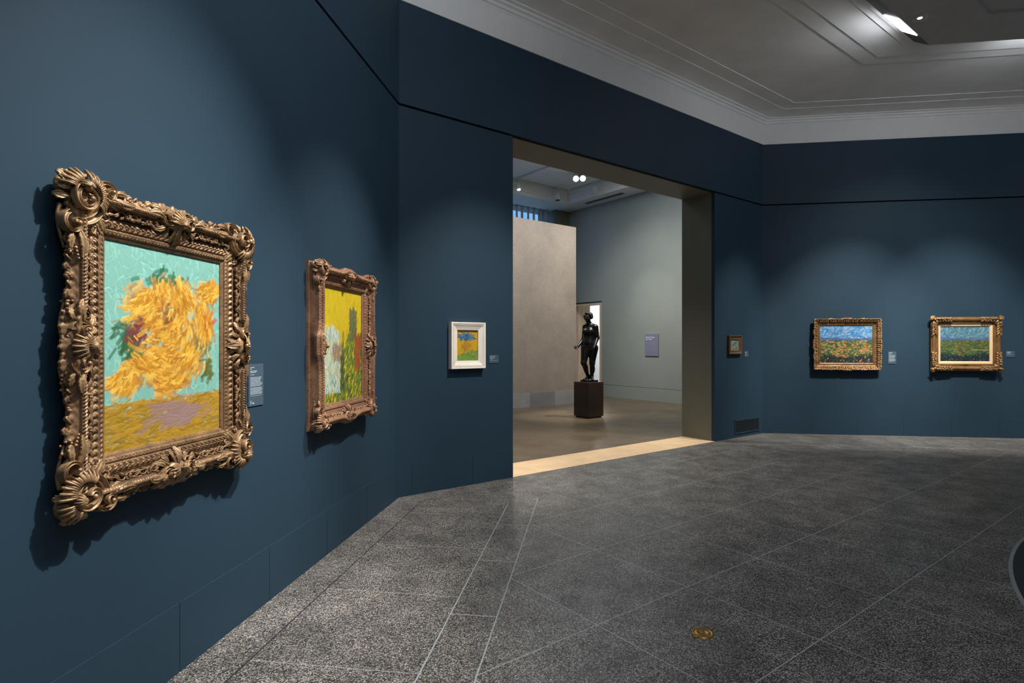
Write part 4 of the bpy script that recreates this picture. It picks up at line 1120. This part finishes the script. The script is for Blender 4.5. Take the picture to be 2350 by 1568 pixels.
# shoulders, neck and head
s.cone((-.004, .012, 1.275), (.115, -.035, 1.232), .052, .056, .04); s.cone((-.004, .012, 1.275), (-.095, .050, 1.235), .052, .048, .04)
s.cone((.006, .012, 1.25), (-.020, -.008, 1.365), .056, .050, .03)
hc = np.array((-.030, -.020, 1.440))
s.ell(hc + (0, .012, .012), (.076, .088, .092), .02); s.ell(hc + (-.008, -.030, -.045), (.054, .055, .060), .02)
fd = np.array((-.42, -.90, -.16)); fd /= np.linalg.norm(fd); sd = np.array((.90, -.42, 0)); sd /= np.linalg.norm(sd); up = np.array((0, 0, 1.))
fp = lambda a, b, c: hc + sd * a + up * b + fd * c
s.cone(fp(0, .018, .080), fp(0, -.024, .098), .010, .0135, .010); s.cone(fp(-.034, .022, .074), fp(.034, .022, .074), .011, .011, .012)
for sx in (-1, 1):
    s.ell(fp(sx * .028, .006, .088), (.015, .010, .009), .008, sub=True); s.ell(fp(sx * .028, .005, .077), (.012, .012, .009), .006)
    s.ell(fp(sx * .038, -.028, .058), (.026, .026, .026), .02); s.ell(fp(sx * .078, -.006, -.002), (.014, .014, .026), .008)
s.cone(fp(-.016, -.047, .084), fp(.016, -.047, .084), .0075, .0075, .008); s.ell(fp(0, -.078, .068), (.024, .022, .020), .016)
# arms
s.cone((-.100, .060, 1.215), (-.128, .105, .960), .050, .044, .03); s.cone((-.128, .105, .960), (-.240, -.045, .792), .044, .028, .02)
s.cone((.142, -.050, 1.212), (.176, -.005, .975), .062, .050, .03); s.cone((.176, -.005, .975), (.124, -.165, .806), .048, .029, .02)
def hand(w, d, n, length=.15, th=(0, 0, 1), curl=.9):
    w = np.array(w, float); d = np.array(d, float); d /= np.linalg.norm(d); n = np.array(n, float); n -= d * n.dot(d); n /= np.linalg.norm(n); x = np.cross(d, n)
    pc = w + d * .045
    for k in range(4): s.cone(w + x * .0, pc + x * (.027 - .018 * k) + d * .01, .020, .0115, .012)
    for k, l in enumerate((.060, .068, .063, .048)):
        b = pc + x * (.027 - .018 * k) + d * .012; p = b; a = .25
        for j, f in enumerate((.42, .33, .25)):
            v = d * math.cos(a) + n * math.sin(a); q = p + v * l * f * 1.15; s.cone(p, q, .0098 - .0012 * j, .0090 - .0012 * j, .004); p = q; a += curl
    p = w + d * .015 + x * .022; q = p + (d * .5 + x * .75 + n * .35) * .034; r = q + (d * .75 + x * .1 + n * .6) * .030
    s.cone(p, q, .012, .0105, .008); s.cone(q, r, .0105, .0085, .004)
hand((-.246, -.052, .784), (-.58, -.42, -.50), (.0, -.35, .75), curl=.75)
hand((.120, -.172, .798), (-.28, -.42, -.80), (-.85, .25, .1), curl=.8)
# legs: right in view carries the weight, left bends at the knee
s.cone((.090, .005, .745), (.066, -.015, .42), .112, .062, .04); s.cone((.066, -.015, .42), (.056, .035, .09), .058, .036, .03); s.ell((.078, .045, .29), (.052, .060, .105), .03)
s.cone((-.080, -.005, .745), (-.124, -.070, .425), .106, .064, .04); s.cone((-.124, -.070, .425), (-.024, .045, .105), .060, .034, .03); s.ell((-.074, .012, .31), (.050, .058, .10), .03)
s.ell((-.128, -.100, .425), (.038, .030, .044), .02); s.ell((.060, -.058, .415), (.036, .026, .042), .02)
# feet with toes
for (ax_, ay_, dx, dy, zz) in ((.060, .040, .05, -1, 0), (-.028, .05, -.52, -.85, 0)):
    L = math.hypot(dx, dy); dx /= L; dy /= L
    s.cone((ax_ - dx * .035, ay_ - dy * .035, .030 + Z0), (ax_, ay_, .09 + Z0), .031, .034, .02)
    s.cone((ax_, ay_, .060 + Z0), (ax_ + dx * .13, ay_ + dy * .13, .020 + Z0), .036, .019, .02)
    for k in range(5):
        o_ = (k - 2) * .0165; l = .045 - .005 * abs(k - 1)
        bx, by = ax_ + dx * .125 - dy * o_, ay_ + dy * .125 + dx * o_
        s.cone((bx - dx * .03, by - dy * .03, .022 + Z0), (bx + dx * l, by + dy * l, .010 + Z0), .0125, .0095, .006)
s.F[:, :, :int((Z0 + .012) / s.h)] = np.maximum(s.F[:, :, :int((Z0 + .012) / s.h)], (Z0 - s.ax[2][None, None, :int((Z0 + .012) / s.h)]))
mb = MB(); s.mesh(mb); mb.build('figure', 'bronze_black', parent=st, smooth=True)
# short curly hair
hs = SDF(hc - .17, hc + .17, .0055); rr = random.Random(8)
hs.ell(hc + (.012, .030, .030), (.088, .086, .082), .02)
for k in range(110):
    th = math.acos(rr.uniform(-.62, 1)); ph = rr.uniform(0, 2 * PI)
    d = np.array((math.sin(th) * math.cos(ph), math.sin(th) * math.sin(ph), math.cos(th)))
    if d.dot(fd) > .50 and d[2] < .60: continue
    p = hc + (.006, .014, .020) + d * (.096, .094, .088)
    r = rr.uniform(.016, .025); hs.ell(p, (r, r, r * .85), .006)
mb = MB(); hs.mesh(mb); mb.build('hair', 'bronze_hair', parent=st, smooth=True)

# ------------------------------------------------------------------ lights
LIGHT_K = 1.0
def lamp(kind, frame, loc, target, energy, color=(1, .93, .84), size=60, blend=.8, soft=.03, name='lamp', sx=1, sy=1):
    L = bpy.data.lights.new(name, kind); L.energy = energy * LIGHT_K; L.color = color
    if kind == 'SPOT': L.spot_size = math.radians(size); L.spot_blend = blend; L.shadow_soft_size = soft
    elif kind == 'AREA': L.shape = 'RECTANGLE'; L.size = sx; L.size_y = sy
    else: L.shadow_soft_size = soft
    o = bpy.data.objects.new(name, L); C.objects.link(o)
    p = FR[frame] @ Vector(loc); q = FR[frame] @ Vector(target)
    o.matrix_world = Matrix.Translation(p) @ (q - p).to_track_quat('-Z', 'Y').to_matrix().to_4x4()
    return o
CO = (1, .94, .86)
# fill lamps added above the canopy, behind its edge, to brighten the ceiling
for k in range(-2, 6):
    ax, nn = edge_frame(k); c0 = np.array([OC[0], OC[1], 0]) + nn * (AP - 2.86) + ax * (1.75 if k == 0 else -.95 if k == 1 else 0)
    lamp('AREA', 'B', tuple(c0 + [0, 0, 5.66]), tuple(c0 + nn * 1.0 + [0, 0, 5.80]), 1.8 if k == 0 else 3.5 if k == 1 else 20, (.92, .96, 1), name='ceiling_fill', sx=.6 if k in (0, 1) else 4.2, sy=.03)
for fr, s0, s1, zt, e, size in (('A', -3.0, -3.45, .7, 1560, 46), ('A', -3.2, -3.4, .1, 260, 52), ('A', -1.1, -1.5, .9, 1100, 40), ('B', 1.5, .85, 1.1, 980, 41), ('B', 6.85, 6.35, 1.1, 680, 38), ('C', 2.0, 1.30, .7, 1330, 50), ('C', 2.75, 3.35, .7, 1330, 50), ('C', 2.35, 2.2, .8, 200, 90), ('C', 6.2, 6.0, .9, 800, 54)):  # picture spots, plus weak fill spots added to brighten walls A and C
    lamp('SPOT', fr, (s0, -2.68, 5.57), (s1, 0, zt), e, CO, size, 1.0, .025, 'canopy_and_fill_lamp')
for fr in ('wall_far_right', 'wall_rear_right', 'wall_rear', 'wall_rear_left', 'wall_near_left'):    # unseen lamps added to light the rear floor; its bounce lifts the ceiling
    lamp('SPOT', fr, (LB / 2, -2.68, 5.57), (LB / 2, -1.2, 0), 600 if fr == 'wall_near_left' else 2900, CO, 84, 1.0, .05, 'canopy_and_fill_lamp')
# far room
for loc, tg, e, size in (((6.9, 4.6, 6.1), (10.35, 4.9, 1.2), 340, 92), ((7.8, 5.0, 6.1), (10.35, 5.0, 1.75), 260, 40), ((7.2, 2.4, 6.2), (6.35, 3.55, 1.5), 1500, 24), ((5.4, 1.8, 6.2), (6.35, 3.55, 1.6), 1100, 22),
                         ((7.26, 3.0, 6.2), (7.0, 5.93, 1.9), 170, 96), ((4.5, 3.0, 6.2), (5.3, 5.93, 1.9), 190, 96), ((8.2, 2.4, 6.1), (10.35, 2.4, 1.6), 200, 90), ((3.6, 2.8, 6.2), (3.4, .35, 0), 1300, 60)):
    lamp('SPOT', 'B', loc, tg, e, (1, .92, .82), size, 1.0, .04, 'track_lamp')
lamp('AREA', 'B', (6.5, 3.6, 6.36), (6.5, 3.6, 0), 170, (.92, .96, 1), name='ceiling_wash', sx=4, sy=4)
lamp('AREA', 'B', (E1 + 1.7, 9.4, 3.15), (E1 + 1.9, 9.4, 0), 120, (1, .96, .9), name='corridor_lamp', sx=1.2, sy=3)

# ------------------------------------------------------------------ world, camera, view
wd = bpy.data.worlds.new('World'); sc.world = wd; wd.use_nodes = True
bg = wd.node_tree.nodes['Background']; bg.inputs[0].default_value = (.21, .46, .82, 1); bg.inputs[1].default_value = 1.05
cam = bpy.data.cameras.new('Camera'); co_ = bpy.data.objects.new('Camera', cam); C.objects.link(co_)
co_.location = (0, 0, 1.62); co_.rotation_euler = (PI / 2, 0, 0)
cam.sensor_width = 36; cam.lens = 36 * 1303 / 2350; cam.shift_y = 7 / 2350; cam.clip_start = .05
sc.camera = co_
vs = sc.view_settings; vs.view_transform = 'Standard'; vs.look = 'None'; vs.exposure = 0; vs.gamma = 1; vs.use_curve_mapping = False
sc.cycles.use_denoising = True
sc.cycles.use_adaptive_sampling = True; sc.cycles.adaptive_threshold = .02
sc.cycles.max_bounces = 7; sc.cycles.diffuse_bounces = 4; sc.cycles.sample_clamp_indirect = 4
